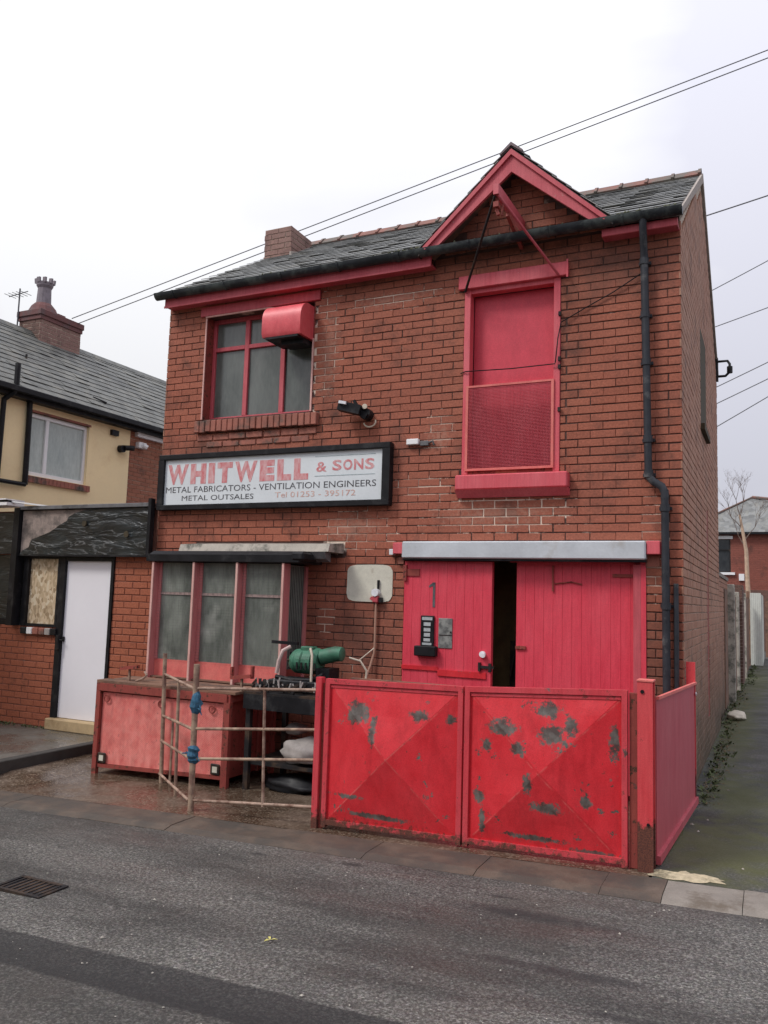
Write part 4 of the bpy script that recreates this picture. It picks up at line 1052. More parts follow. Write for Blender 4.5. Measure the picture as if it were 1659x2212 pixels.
# side panel
spn = thing('side_panel', 'red sheet steel panel closing the yard on the alley side', 'panel', (.03,-.9,.03))
a, b = Vector((-.018,-1.80,0)), Vector((.075,.06,0))
q = G(); dd = (b-a).normalized(); nn_ = Vector((dd.y,-dd.x,0))*.004
def pz(p, z): return (p.x, p.y, z)
q.add([pz(a+nn_,.07),pz(b+nn_,.10),pz(b+nn_,1.09),pz(a+nn_,1.13),pz(a-nn_,.07),pz(b-nn_,.10),pz(b-nn_,1.09),pz(a-nn_,1.13)],[(0,1,2,3),(4,7,6,5),(0,4,5,1),(1,5,6,2),(2,6,7,3),(3,7,4,0)])
q.build('sheet', M['red_panel'], spn)
q = G().bar(pz(a+nn_*3,1.13),pz(b+nn_*3,1.09),.022,.02); q.build('top_rail', M['pink_steel'], spn)
q = G().bar(pz(a+nn_*3,.075),pz(b+nn_*3,.10),.03,.055); q.build('bottom_rail', M['red_panel'], spn)
q = G().bar((.048,.055,.02),(.048,.055,1.27),.075,.03,(0,1,0)).box(-.012,.0,.03,.05,.05,1.26); q.build('end_strap', M['red_post'], spn)
q = G().tube([(.088,.03,1.0),(.098,.03,1.0)],.014,8); q.build('bolt', M['white'], spn)

# ------------------------------------------------------------------ pipe railing
rl = thing('pipe_railing', 'rusty tubular barrier with return leg in front of the pink bin', 'railing', (-3.78,-1.9,g(-3.78)))
def rail(pts, r, m='rust', name='rail'): G().tube(pts, r, 10).build(name, M[m], rl, smooth=True)
gm = g(-3.8)
rail([(-3.775,-1.9,gm-.02),(-3.79,-1.9,1.13)], .026, name='post')
rail([(-4.76,-1.12,g(-4.76)),(-4.80,-1.12,1.13)], .020, name='post')
rail([(-4.27,-1.50,g(-4.27)),(-4.30,-1.50,.905)], .015, name='post')
for (z0_, z1_, zl, m) in [(.925,1.0,.925,'rust_light'),(.585,.69,.52,'rust'),(.335,.455,.276,'rust'),(-.008,.095,-.04,'rust_light')]:
    rail([(-3.79,-1.9,z0_),(-2.585,-1.9,z1_)], .0125, m); rail([(-3.80,-1.9,z0_-.005),(-4.79,-1.12,zl)], .0125, m)
rail([(-3.055,-1.9,.035),(-3.085,-1.9,.965)], .0125, 'rust_light', 'post')
rail([(-4.62,-1.16,g(-4.6)),(-4.62,-1.16,.5)], .012, 'rust', 'post')
def rag(x, y, z, h, label):
    rr = random.Random(int(z*100)); q = G(); n = 10; rings = 7; pts = []; rad = []
    for k in range(rings): pts.append((x+rr.uniform(-.012,.012), y+rr.uniform(-.01,.01), z-h/2+h*k/(rings-1))); rad.append(rr.uniform(.034,.058) if 0 < k < rings-1 else .024)
    q.tube(pts, rad, n)
    for k in range(5):
        a = rr.uniform(0, 6.28); q.tube([(x+.03*math.cos(a), y+.03*math.sin(a), z+rr.uniform(-h/3,h/3)), (x+.085*math.cos(a), y-.03+.06*math.sin(a), z+rr.uniform(-h/2,h/2))], [.012,.004], 5)
    tag(q.build('rope_lashing', M['blue']), label, 'lashing', 'blue cord lashings on the railing post')
rag(-3.785,-1.9,.80,.19,'upper blue cord lashing tied round the thick railing post')
rag(-3.78,-1.9,.37,.15,'lower blue cord lashing tied round the thick railing post')

# ------------------------------------------------------------------ pink steel bin
bn = thing('steel_bin', 'faded pink steel storage bin on short legs beneath the bay window', 'bin', (-4.85,-.65,g(-4.85)))
x0,x1,y0,y1 = -5.72,-4.03,-1.07,-.26
def bz(x): return g(x)+.075
q = G()
q.add([(x0+.03,y0+.03,bz(x0)),(x1-.03,y0+.03,bz(x1)),(x1-.03,y1,bz(x1)),(x0+.03,y1,bz(x0)),(x0+.03,y0+.03,.70),(x1-.03,y0+.03,.70),(x1-.03,y1,.70),(x0+.03,y1,.70)],[(0,3,2,1),(4,5,6,7),(0,1,5,4),(1,2,6,5),(2,3,7,6),(3,0,4,7)])
q.build('body', M['rust_red'], bn)
def dimpled():
    m = M['pink_steel']; return m
q = G(); nx, nz_ = 120, 62; vs = []
for i in range(nx+1):
    for j in range(nz_+1):
        X = x0+.07+(x1-x0-.14)*i/nx; lo = bz(X)+.035
        Z = lo+(.68-lo)*j/nz_
        Y = y0+.026-.0022*((i+j) % 2)-.0015*math.sin(i*.31)*math.cos(j*.4)-.008*math.sin(i/nx*math.pi)
        vs.append((X,Y,Z))
q.add(vs, [(i*(nz_+1)+j,(i+1)*(nz_+1)+j,(i+1)*(nz_+1)+j+1,i*(nz_+1)+j+1) for i in range(nx) for j in range(nz_)])
q.build('front_sheet', M['bin_sheet'], bn, recalc=False)
q = G(); q.bar((x0+.03,y0+.015,.735),(x1-.02,y0+.015,.735),.06,.075); q.bar((x1-.02,y0,.735),(x1-.02,y1,.745),.06,.07); q.build('top_rim', M['rust_red'], bn, sep=True)
q = G(); q.bar((x0+.03,y0+.012,bz(x0)-.075),(x0+.03,y0+.012,.775),.055,.045,(0,1,0)); q.bar((x1-.02,y0+.012,bz(x1)-.09),(x1-.02,y0+.012,.70),.07,.05,(0,1,0)); q.build('corner_leg', M['rust_red'], bn, sep=True)
q = G(); q.bar((x1-.02,y1,bz(x1)-.09),(x1-.02,y1,.72),.05,.05,(0,1,0)); q.bar((x1-.01,-.52,bz(x1)),(x1-.01,-.52,.72),.03,.03); q.bar((x0+.03,y1,bz(x0)-.075),(x0+.03,y1,.7),.05,.05); q.build('side_rib', M['rust_red'], bn, sep=True)
q = G(); q.bar((x0+.05,y0+.02,bz(x0)+.015),(x1-.05,y0+.02,bz(x1)+.015),.03,.035); q.build('bottom_rim', M['rust_red'], bn)
for (X, Z) in ((x0+.12,bz(x0)+.10),(x1-.13,bz(x1)+.09)):
    q = G().box(X-.055,X+.055,y0-.004,y0+.014,Z-.055,Z+.05,.008); q.build('corner_bracket', M['dark'], bn)
    q = G().box(X-.025,X+.03,y0-.010,y0-.0045,Z-.03,Z+.025); q.build('reflector', M['cream_patch'], bn)
for (X) in (x0+.14, x1-.20, x0+.86):
    q = G().tube([(X+.035*math.cos(t), y0+.005, .62+.035*math.sin(t)) for t in [i*math.pi*2/12 for i in range(13)]], .007, 6); q.build('ring', M['rust_red'], bn)
# planks on the bin
for k, (a, b, yq, zq) in enumerate([(-5.74,-3.97,-.98,.785),(-5.68,-3.95,-.80,.787),(-5.72,-4.0,-.62,.785)]):
    q = G().box(a,b,yq-.08,yq+.08,zq-.012,zq+.018,.003)
    tag(q.build('plank', M['wood_old']), ['front brown plank lying on the pink bin','middle brown plank lying on the pink bin','rear brown plank on the pink bin, nearest the bay window'][k], 'plank', 'planks on top of the pink bin')
for k, (X, lab) in enumerate([(-5.40,'rusty T shaped lug standing on the left end of the pink bin'),(-3.98,'rusty fork shaped lug standing on the right end of the pink bin')]):
    t = thing('lifting_lug', lab, 'lug', (X,-.95,.80), 'rusty lugs on the bin')
    q = G().bar((X,-.95,.80),(X,-.95,.93),.02,.02); q.build('stem', M['rust'], t)
    q = G().bar((X-.12,-.95,.925),(X+.12,-.96,.955),.05,.035)
    if k: q.box(X-.13,X-.11,-.97,-.93,.92,1.03).box(X+.11,X+.13,-.97,-.93,.93,1.05)
    q.build('crossbar', M['rust_red'], t)
tag(G().tube([(-5.28,-.98,.81),(-5.2,-.97,.84),(-5.15,-.97,.88),(-5.19,-.96,.91)],.012,6).build('wire_hook', M['rust_light']), 'bent pale wire hook beside the left lug', 'hook')

# ------------------------------------------------------------------ bench and green motor
bc = thing('work_bench', 'dark steel bench stacked with scrap between bin and gates', 'bench', (-3.3,-.7,g(-3.3)))
gb = g(-3.3)
q = G().box(-3.88,-2.60,-1.05,-.30,.78,.82); q.build('top', M['dark'], bc)
for (X, Y) in ((-3.84,-1.0),(-2.66,-1.0),(-3.84,-.35),(-2.66,-.35)):
    q = G().bar((X,Y,gb-.02),(X,Y,.78),.05,.05); q.build('leg', M['dark'], bc)
q = G().box(-3.86,-2.62,-1.0,-.4,.14,.17); q.build('shelf', M['dark'], bc)
q = G().box(-3.88,-2.6,-1.055,-1.05,.66,.80); q.build('apron', M['black'], bc)
mo = thing('electric_motor', 'green enamelled electric motor with black base on the bench', 'motor', (-3.35,-.6,.82))
q = G(); q.tube([(-3.62,-.62,1.10),(-3.585,-.62,1.10),(-3.56,-.62,1.10),(-3.33,-.60,1.12),(-3.30,-.60,1.12)], [.07,.105,.118,.118,.10], 24); q.build('drum', M['green'], mo, smooth=True)
q = G(); q.tube([(-3.30,-.60,1.15),(-3.15,-.58,1.19),(-3.08,-.58,1.19),(-3.065,-.58,1.19)], [.075,.075,.068,.04], 20); q.build('gear_case', M['green'], mo, smooth=True)
q = G(); q.box(-3.50,-3.36,-.67,-.57,1.205,1.25,.008); q.build('terminal_box', M['green'], mo)
q = G()
for t_ in range(6): q.tube([(-3.625,-.62+.085*math.cos(t_),1.10+.085*math.sin(t_)),(-3.60,-.62+.085*math.cos(t_),1.10+.085*math.sin(t_))],.012,6)
for t_ in range(5): q.box(-3.50+t_*.05,-3.485+t_*.05,-.745,-.735,1.03,1.10)
q.build('motor_fitting', M['dark'], mo, kind='stuff')
q = G(); 
for k in range(3): q.tube([(-3.54+k*.09,-.62,1.10),(-3.545+k*.035,-.62,1.10)], .1195, 24)
q.build('cooling_fin', M['green'], mo)
q = G(); q.box(-3.75,-3.05,-.85,-.45,.82,.93,.01); q.tube([(-3.72,-.75,.95),(-3.55,-.75,.93),(-3.3,-.76,.94),(-3.18,-.76,1.0)],.02,8); q.box(-3.3,-3.15,-.7,-.5,.93,1.05); q.build('base', M['black'], mo)
q = G().bar((-3.86,-.62,1.275),(-3.56,-.62,1.27),.035,.03); q.build('handle', M['black'], mo)
q = G().tube([(-3.62,-.66,1.24),(-3.67,-.72,1.20),(-3.70,-.74,1.10),(-3.72,-.74,.98)], .020, 8); q.build('hose', plain('pink_hose', (.50,.36,.33), .6, var=.3), mo, smooth=True)
q = G().tube([(-3.36,-.72,1.22),(-3.32,-.78,1.24),(-3.29,-.80,1.18),(-3.29,-.80,.95),(-3.29,-.8,.83)], .012, 8); q.build('hose', M['hose'], mo, smooth=True)
q = G().tube([(-3.02,-.55,1.16),(-2.92,-.5,1.13),(-2.86,-.48,1.04),(-2.87,-.48,.88),(-2.87,-.48,.82)], .010, 8); q.tube([(-2.93,-.5,1.14),(-2.80,-.45,1.26)],.006,6); q.build('hose', M['hose'], mo, smooth=True)
q = G(); rr = random.Random(9)
for k in range(70):
    x, y = rr.uniform(-3.86,-3.05), rr.uniform(-1.03,-.75); a = rr.uniform(0, 3.14); l_ = rr.uniform(.03,.12)
    q.bar((x,y,.83+rr.uniform(0,.07)),(x+l_*math.cos(a),y+l_*.4*math.sin(a),.83+rr.uniform(0,.10)),rr.uniform(.008,.03),rr.uniform(.008,.03))
o = q.build('scrap_metal', M['dark'], kind='stuff'); tag(o, 'tangle of dark metal offcuts heaped on the bench in front of the motor', 'scrap')
q = G()
for k in range(16):
    x, y = rr.uniform(-3.86,-3.05), rr.uniform(-1.04,-.85); q.bar((x,y,.86),(x+rr.uniform(-.03,.03),y,.86+rr.uniform(.02,.1)),.012,.012)
tag(q.build('pale_scrap', M['sack'], kind='stuff'), 'a few pale scraps among the dark offcuts on the bench', 'scrap')
# sack and tyres below
def lump(name, cen, rad, mat, label, cat, seed):
    bm = bmesh.new(); bmesh.ops.create_icosphere(bm, subdivisions=3, radius=1); rr = random.Random(seed); ph = [rr.uniform(0,6) for _ in range(6)]
    for v in bm.verts:
        c_ = v.co; k = 1+.13*math.sin(4*c_.x+ph[0])*math.cos(5*c_.y+ph[1])+.08*math.sin(9*c_.z+ph[2]+3*c_.x)
        v.co = Vector((cen[0]+c_.x*rad[0]*k, cen[1]+c_.y*rad[1]*k, cen[2]+max(c_.z, -.75)*rad[2]*k))
    me = bpy.data.meshes.new(name); bm.to_mesh(me); bm.free(); me.materials.append(mat); me.polygons.foreach_set('use_smooth', [True]*len(me.polygons))
    o = bpy.data.objects.new(name, me); C.objects.link(o); return tag(o, label, cat)
lump('sack', (-3.28,-.85,.28), (.25,.16,.13), M['sack'], 'crumpled grey sack on the shelf under the bench', 'sack', 1)
lump('tarpaulin', (-3.35,-.8,gb+.05), (.40,.22,.09), M['black'], 'folded black tarpaulin on the ground under the bench', 'tarpaulin', 2)
lump('plastic_bag', (-3.42,-.82,.48), (.10,.1,.06), plain('bag_grey', (.16,.14,.13), .6), 'small dark bag on top of the grey sack', 'bag', 4)

# ------------------------------------------------------------------ neighbouring shop (single storey)
NR = Vector((-7.5,0,0))
shp = thing('neighbour_shop', 'single storey brick shop front with torn black fascia and white door', 'shop', NR)
NOPS = [(-7.50,-6.60,.0,2.17), (-8.11,-7.50,1.25,2.17), (-9.6,-8.15,1.25,2.17)]
q = wall_open(-10.4, -5.985, -.3, 2.75, .008, .22, NOPS); q.build('wall', M['mortar_shop'], shp)
q = G().box(-10.39,-6.0,.25,8,2.6,2.72); q.build('flat_roof', M['lead'], shp)
rects = lay(-10.4, -5.985, -.1, 2.2, NOPS)
def nkey(r): return -((r[0]+r[1])/2)
place_bricks(rects, M['brick_shop'], shp, NR, key=nkey, y=.0)
q = G().box(-7.50,-7.415,-.02,.10,.0,2.17).box(-6.645,-6.60,-.02,.10,.0,2.17).box(-7.415,-6.645,-.015,.10,2.095,2.17); q.build('door_frame', M['black'], shp, sep=True)
q = G().box(-7.415,-6.645,.02,.06,.14,2.095,.002); nd = q.build('door', M['door_white'], shp)
q = G().box(-7.40,-7.375,.0,.019,1.08,1.14).tube([(-7.44,-.035,1.10),(-7.36,-.035,1.10)],.008,6).box(-7.46,-7.42,-.05,-.02,.98,1.16); q.build('latch', M['dark'], nd)
q = G().box(-7.5,-6.62,-.10,.10,.0,.135,.01); q.build('doorstep', plain('doorstep', (.46,.34,.19), .8, var=.2, scale=8, dirt=(.3,.2,.1)), shp)
q = G().box(-8.06,-7.54,.02,.05,1.285,2.13); q.build('board', M['osb'], shp)
q = G().box(-8.15,-8.06,-.02,.1,1.25,2.17).box(-7.54,-7.505,-.02,.1,1.25,2.17).box(-8.06,-7.54,-.015,.1,2.12,2.17).box(-8.06,-7.54,-.015,.1,1.25,1.285); q.build('window_frame', M['black'], shp)
q = G().box(-9.6,-8.15,.03,.06,1.25,2.17); q.build('window_panel', M['torn'], shp)
q = G().box(-9.6,-8.16,.0,.03,1.25,1.33); q.build('window_rail', M['black'], shp)
for k in range(6):
    a = -8.10+k*.105
    q = G().box(a+.004,a+.098,-.05+random.uniform(-.008,.008),.004,1.15,1.235,.006); q.build('sill_brick', [M['black'],M['upvc'],M['sill_brick'],M['sill_brick'],M['sack'],M['black']][k], shp)
# torn fascia
q = G().box(-8.17,-5.995,-.075,-.05,2.17,2.74); q.build('fascia_backing', plain('weathered_board', (.30,.24,.21), .85, var=.35, scale=9, dirt=(.12,.10,.09), dirtamt=.4, bump=.5), shp)
q = G(); rr = random.Random(12); n = 46
edge = []
for k in range(17):      # torn left edge: the sheet has come away from the upper left of the board
    u = k/16; edge.append((-8.16+1.05*u**1.1+(.0 if k in (0,16) else rr.uniform(-.09,.09)), 2.19+.55*u))
edge[0] = (-8.16, 2.17); edge[-1] = (-7.0, 2.745)
poly = edge+[(-5.99,2.745),(-5.99,2.17)]
cx_ = -6.6
vs = []; cols = 40; rows = 12
def ex(z):
    for i in range(len(edge)-1):
        if edge[i][1] <= z <= edge[i+1][1]:
            t = (z-edge[i][1])/(edge[i+1][1]-edge[i][1]); return edge[i][0]+(edge[i+1][0]-edge[i][0])*t
    return edge[-1][0]
for j in range(rows+1):
    z = 2.17+.575*j/rows; a = ex(min(max(z,2.17),2.745))
    for i in range(cols+1):
        x = a+(-5.99-a)*i/cols
        vs.append((x, -.082-.022*abs(math.sin(7*x+9*z+2*math.sin(5*z)))*(.4+.6*math.sin(3*x))**2-rr.uniform(0,.006), z))
q.add(vs, [(j*(cols+1)+i, j*(cols+1)+i+1, (j+1)*(cols+1)+i+1, (j+1)*(cols+1)+i) for j in range(rows) for i in range(cols)])
q.build('torn_sheet', M['torn'], shp, recalc=False, smooth=True)
q = G().tube([(-7.05,-.095,2.56),(-7.05,-.115,2.56)],.035,12).tube([(-6.35,-.11,2.42),(-6.35,-.12,2.42)],.04,8); q.build('hole', M['inside'], shp)
q = G().box(-8.2,-5.99,-.12,.02,2.752,2.80,.004); q.build('coping', M['lead'], shp)
q = G().box(-8.28,-8.18,-.13,-.001,1.25,2.78); q.build('pilaster', M['black'], shp)
q = G().box(-8.2,-5.99,-.10,-.0,2.15,2.168).box(-6.02,-5.975,-.13,-.06,2.16,2.85); q.build('fascia_trim', M['black'], shp, sep=True)
q = G().box(-10.4,-8.285,-.09,-.0,2.18,2.72); q.build('fascia_panel', M['torn'], shp)
q = G().box(-10.4,-8.25,-.28,-.0,2.80,2.84).box(-10.4,-8.25,-.30,-.0,2.87,2.885).bar((-8.3,-.2,2.86),(-7.6,-.05,2.78),.03,.02); q.build('canopy', M['upvc'], shp)
q = G().box(-10.4,-8.25,-.27,-.01,2.841,2.869); q.build('canopy_core', M['black'], shp)

# ------------------------------------------------------------------ cream house
hX = -10.4
ho = thing('cream_house', 'cream rendered house with slate roof behind the shop', 'house', (hX,4,0))
q = G()
ys = [-6,1.83,3.12,4.16]; 
def wall_x(q, X, y0, y1, z0, z1, ops, th=.2):
    t = wall_open(y0, y1, z0, z1, 0, th, ops)
    q.add([(X-v[1], v[0], v[2]) for v in t.v], t.f)
wall_x(q, hX, -6, 4.16, -.2, 5.0, [(1.80,3.12,3.60,4.66)]); q.build('wall', M['cream'], ho)
q = G(); wall_x(q, hX-.03, 4.16, 14, -.2, 4.98, []); q.build('brick_wall', M['mortar_side'], ho)
rects = lay(4.16, 8.0, 2.7, 4.95, [])
q = G()
for i, r in enumerate(rects):
    b = brick_mesh('b', None, r[1]-r[0], r[3]-r[2], i); q.add([(hX-.02-v[1], v[0]+(r[0]+r[1])/2, v[2]+(r[2]+r[3])/2) for v in b.v], b.f)
q.build('brickwork', brick_mat('brick_house', 'y', [(.24,.09,.055),(.32,.12,.07),(.40,.17,.10),(.20,.075,.05),(.3,.13,.09)], dirtamt=.1), ho, kind='stuff', recalc=False)
for (y0_, y1_) in ((-6,-5.8),(13.8,14)):
    q = G().ext([(hX-.2,-.2),(hX-4.2,-.2),(hX-4.2,5.0),(hX-2.2,6.7),(hX-.2,5.0)], 'y', y0_, y1_); q.build('gable_wall', M['cream'], ho)
q = G().box(hX-4.4,hX-4.2,-5.8,13.8,-.2,5.0); q.build('rear_wall', M['cream'], ho)
q = G(); q.ext([(hX+.22,4.93),(hX-2.2,6.80),(hX-4.6,4.93),(hX-4.6,4.88),(hX-2.2,6.74),(hX+.22,4.88)], 'y', -6.1, 14.1)
hr = q.build('roof', M['dark'], ho)
slates(hr, (hX+.25,-6.1,4.935), (0,1,0), (-2.45,0,1.87), 20.2, math.hypot(2.45,1.87), .30, .22, M['slate_n'], limit=0)
q = G(); 
for k in range(66): q.ext([(hX-2.2-.12,6.74),(hX-2.2,6.86),(hX-2.2+.12,6.74)], 'y', -6.1+k*.305, -6.1+k*.305+.295)
q.build('ridge_tiles', M['slate_n'], hr, kind='stuff')
q = G().box(hX+.17,hX+.28,-6.1,14.1,4.86,4.955,.01); q.build('gutter', M['black'], ho)
q = G().box(hX+.0,hX+.17,-6.1,14.1,4.80,4.90); q.build('fascia_board', M['black'], ho)
q = G().box(hX-.02,hX+.06,4.3,14.0,4.72,4.80); q.build('soffit_strip', M['upvc'], ho)
wn = G()
for (a,b,c,d) in [(1.80,1.86,3.60,4.66),(3.06,3.12,3.60,4.66),(1.86,3.06,3.60,3.67),(1.86,3.06,4.59,4.66),(2.20,2.27,3.67,4.59)]: wn.box(hX-.12,hX-.05,a,b,c,d,.004)
hw = wn.build('window', M['upvc'], ho)
G().box(hX-.09,hX-.085,1.86,2.20,3.67,4.59).build('pane', M['glass_n'], hw); G().box(hX-.09,hX-.085,2.27,3.06,3.67,4.59).build('pane', M['glass_n'], hw)
q = G().box(hX-.05,hX+.005,1.78,3.16,4.66,4.70); q.build('window_head', M['sill_brick'], ho)
for k in range(17):
    q = G().box(hX-.05,hX+.05,1.76+k*.084,1.76+k*.084+.076,3.48,3.585); q.build('sill_brick', M['sill_brick'], ho)
q = G().tube([(hX+.22,1.32,5.32),(hX+.22,1.32,4.95),(hX+.20,1.30,4.85),(hX+.08,1.22,4.72),(hX+.08,1.20,3.36)],.045,8)
q.tube([(hX+.06,1.74,4.86),(hX+.06,1.76,3.42)],.045,8); q.tube([(hX+.07,1.20,3.42),(hX+.07,1.76,3.42)],.035,8); q.build('downpipe', M['black'], ho)
q = G().box(hX,hX+.06,3.63,3.80,4.62,4.72); q.build('vent_box', M['black'], ho)
sc_ = thing('security_camera', 'small black security light on the cream wall', 'security light', (hX,3.95,4.40))
q = G().tube([(hX,3.90,4.40),(hX+.10,3.90,4.40)],.07,10); q.build('base', M['black'], sc_); q = G().tube([(hX+.1,3.92,4.42),(hX+.16,4.10,4.44)],.05,10); q.build('lamp', M['black'], sc_)
tag(G().box(hX-.02,hX+.08,4.33,4.55,4.50,4.62,.01).tube([(hX+.08,4.44,4.56),(hX+.14,4.5,4.52)],.05,8).build('alarm_box', M['upvc']), 'white alarm box on the brick wall just under the neighbour roof', 'alarm box')
# chimney stack
cx0,cx1,cy0,cy1 = -12.95,-12.35,3.55,4.6
st = thing('chimney_stack', 'sooty brick chimney stack with a crown topped pot on the neighbour roof', 'chimney', ((cx0+cx1)/2,(cy0+cy1)/2,6.2))
q = G().box(cx0+.006,cx1-.006,cy0+.006,cy1-.006,6.0,7.10); q.build('core', M['mortar_side'], st)
place_bricks(lay(cx0,cx1,6.1,7.08,[]), M['brick_dark'], st, wpos(st), y=cy0, limit=0, stuffname='front_brickwork')  # front face laid in darker brick than the side face
place_bricks(lay(cy0,cy1,6.1,7.08,[]), M['brick_chim'], st, wpos(st), y=cx1, axis='y', limit=0, stuffname='side_brickwork')
q = G().box(cx0-.02,cx1+.02,cy0-.02,cy1+.02,7.08,7.16).box(cx0-.045,cx1+.045,cy0-.045,cy1+.045,7.16,7.28,.01); q.build('corbel', M['terracotta'], st)
q = G().tube([((cx0+cx1)/2,3.85,7.30),((cx0+cx1)/2,3.85,7.42),((cx0+cx1)/2,3.85,7.50)],[.30,.24,.17],14); q.box(-12.85,-12.5,4.1,4.3,7.30,7.38); q.build('flaunching', M['terracotta'], st)
px, py = (cx0+cx1)/2, 3.85
q = G().tube([(px,py,7.40),(px,py,7.83),(px,py,7.88),(px,py,7.95)],[.15,.13,.16,.17],14); 
for k in range(8):
    t = k*math.pi/4; q.bar((px+.155*math.cos(t),py+.155*math.sin(t),7.93),(px+.165*math.cos(t),py+.165*math.sin(t),8.03),.08,.04)
q.build('chimney_pot', M['pot'], st)
ae = G().tube([(cx0+.02,cy0-.06,6.7),(cx0+.02,cy0-.06,7.75)],.015,6).tube([(cx0+.02-.3,cy0-.06,7.62),(cx0+.25,cy0-.06,7.66)],.01,5)
for k in range(5): ae.tube([(cx0-.25+k*.11,cy0-.2,7.63),(cx0-.25+k*.11,cy0+.08,7.63)],.006,4)
tag(ae.build('tv_aerial', M['wire']), 'thin television aerial on the left of the sooty chimney stack', 'aerial')
q = G().tube([(-11.3,2.4,5.82),(-11.3,2.4,5.9)],.02,5)
q.build('roof_clip', M['dark'], ho)
for (Y, Z, X) in ((3.35,5.28,-10.62),(5.6,5.35,-10.75)):
    q = G().bar((X,Y,Z),(X+.13,Y+.22,Z-.07),.10,.03); q.build('slipped_slate', M['black'], hr)

# ------------------------------------------------------------------ alley behind
def bwall(name, label, x0, x1, y0, y1, z1, mat, cat='wall'):
    t = thing(name, label, cat, ((x0+x1)/2,(y0+y1)/2,0)); G().box(x0,x1,y0,y1,-.2,z1).build('panel', mat, t); return t
rw = thing('yard_wall', 'brick yard wall running down the alley behind the workshop', 'wall', (-.05,8,0))
G().box(-.28,-.062,5.42,8.9,-.2,2.25).build('core', M['mortar_side'], rw)
rects = lay(5.42, 8.9, 0, 2.25, [(7.6,8.5,0,2.1)])
q = G()
for i, r in enumerate(rects):
    b = brick_mesh('b', None, r[1]-r[0], r[3]-r[2], i); q.add([(-.05-v[1], v[0]+(r[0]+r[1])/2, v[2]+(r[2]+r[3])/2) for v in b.v], b.f)
q.build('brickwork', M['brick_side'], rw, kind='stuff', recalc=False)
G().box(-.30,-.03,5.42,8.9,2.25,2.31).build('coping', M['kerb'], rw)
G().box(-.08,-.035,7.62,8.48,.05,2.08).build('blocked_door', M['wood_old'], rw)
for k_, (ya, lab) in enumerate([(8.95,'pale concrete post at the end of the alley yard wall'),(11.2,'pale concrete post halfway along the dark alley boards')]):
    t = thing('concrete_post', lab, 'post', (.02,ya,0)); G().box(-.06,.07,ya,ya+.13,-.1,2.2-.1*k_,.01).build('shaft', M['concrete'], t)
t = thing('board_fence', 'dark board fence between two pale concrete posts in the alley', 'fence', (0,11,0))
for k in range(27):
    ya = 9.1+k*.143
    if 11.1 < ya < 11.34: continue
    G().box(-.03,.01,ya,ya+.136,.03,2.0+random.uniform(-.03,.03)).build('board', M['wood_old'], t)
t = thing('brick_pier', 'dark brick pier with gate jambs beside the alley', 'pier', (0,14,0))
G().box(-.30,.07,13.0,14.2,-.1,2.30).build('core', M['mortar_side'], t)
q = G()
for i, r in enumerate(lay(-.30,.07,0,2.3,[])):
    b = brick_mesh('b', None, r[1]-r[0], r[3]-r[2], i); q.add([(v[0]+(r[0]+r[1])/2, 12.99+v[1], v[2]+(r[2]+r[3])/2) for v in b.v], b.f)
for i, r in enumerate(lay(13.0,14.2,0,2.3,[])):
    b = brick_mesh('b', None, r[1]-r[0], r[3]-r[2], i); q.add([(.08-v[1], v[0]+(r[0]+r[1])/2, v[2]+(r[2]+r[3])/2) for v in b.v], b.f)
q.build('brickwork', M['brick_dark'], t, kind='stuff', recalc=False)
t = thing('timber_post', 'grey timber gate post beyond the dark brick pier', 'post', (.08,15,0)); G().box(-.02,.10,14.9,15.1,-.1,2.15).build('shaft', M['concrete'], t)
t = thing('alley_fence', 'dark creosoted fence between timber post and white gate', 'fence', (.05,17,0))
for k in range(30): G().box(.0,.05,15.15+k*.155,15.15+k*.155+.148,.02,2.05+random.uniform(-.02,.02)).build('board', M['wood_old'], t)
t = thing('white_gate', 'tall white painted alley gate with cracked boards', 'gate', (.2,20.5,0))
for k in range(6): G().box(.08+k*.052,.128+k*.052,20.0,20.05,.05,2.25).build('board', plain('gate_cream', (.60,.62,.56), .7, var=.12) if k == 0 else bpy.data.materials['gate_cream'], t)
G().box(.39,.42,20.05,24,.05,2.2).build('return_side', bpy.data.materials['gate_cream'], t)
G().box(-.02,.07,19.98,20.08,-.05,2.3).build('jamb', M['wood_old'], t)
t = thing('grey_fence', 'pale weathered fence at the far right of the alley', 'fence', (.5,25,0))
for k in range(26): G().box(.46+k*.14,.46+k*.14+.13,25.0,25.04,.05,2.2+random.uniform(-.05,.05)).build('board', M['wood_old'] if k % 5 == 0 else M['concrete'], t)
# far red brick house
fh = thing('far_house', 'red brick house with hipped slate roof beyond the alley', 'house', (0,34,0))
q = wall_open(-4, 5.5, -.2, 5.1, 32, 32.3, [(-1.75,-.95,3.35,4.85)]); q.build('wall', M['mortar_shop'], fh)
place_bricks(lay(-4,5.5,1.8,5.08,[(-1.75,-.95,3.35,4.85)]), brick_mat('brick_far','x',[(.22,.07,.05),(.27,.085,.06),(.30,.10,.075),(.24,.075,.055),(.25,.10,.08)]), fh, (0,34,0), y=31.99, limit=0)
G().box(-4,-3.8,32.3,40,-.2,5.1).box(5.3,5.5,32.3,40,-.2,5.1).box(-3.8,5.3,39.8,40,-.2,5.1).build('side_walls', M['mortar_shop'], fh)
q = G(); A = [(-4.2,31.8,5.12),(5.7,31.8,5.12),(5.7,40.2,5.12),(-4.2,40.2,5.12)]; B_ = [(-.10,33.4,6.75),(-.10,40.2,6.75)]
q.add([(-3.2,31.8,5.12),(5.7,31.8,5.12),(5.7,40.2,5.12),(-3.2,40.2,5.12),(-.05,33.2,6.85),(4.0,36,6.6),(-.05,40.2,6.85)], [(0,1,5,4),(0,4,6,3),(1,2,5),(4,5,6),(5,2,3,6),(0,3,2,1)])
q.build('roof', M['slate'], fh)
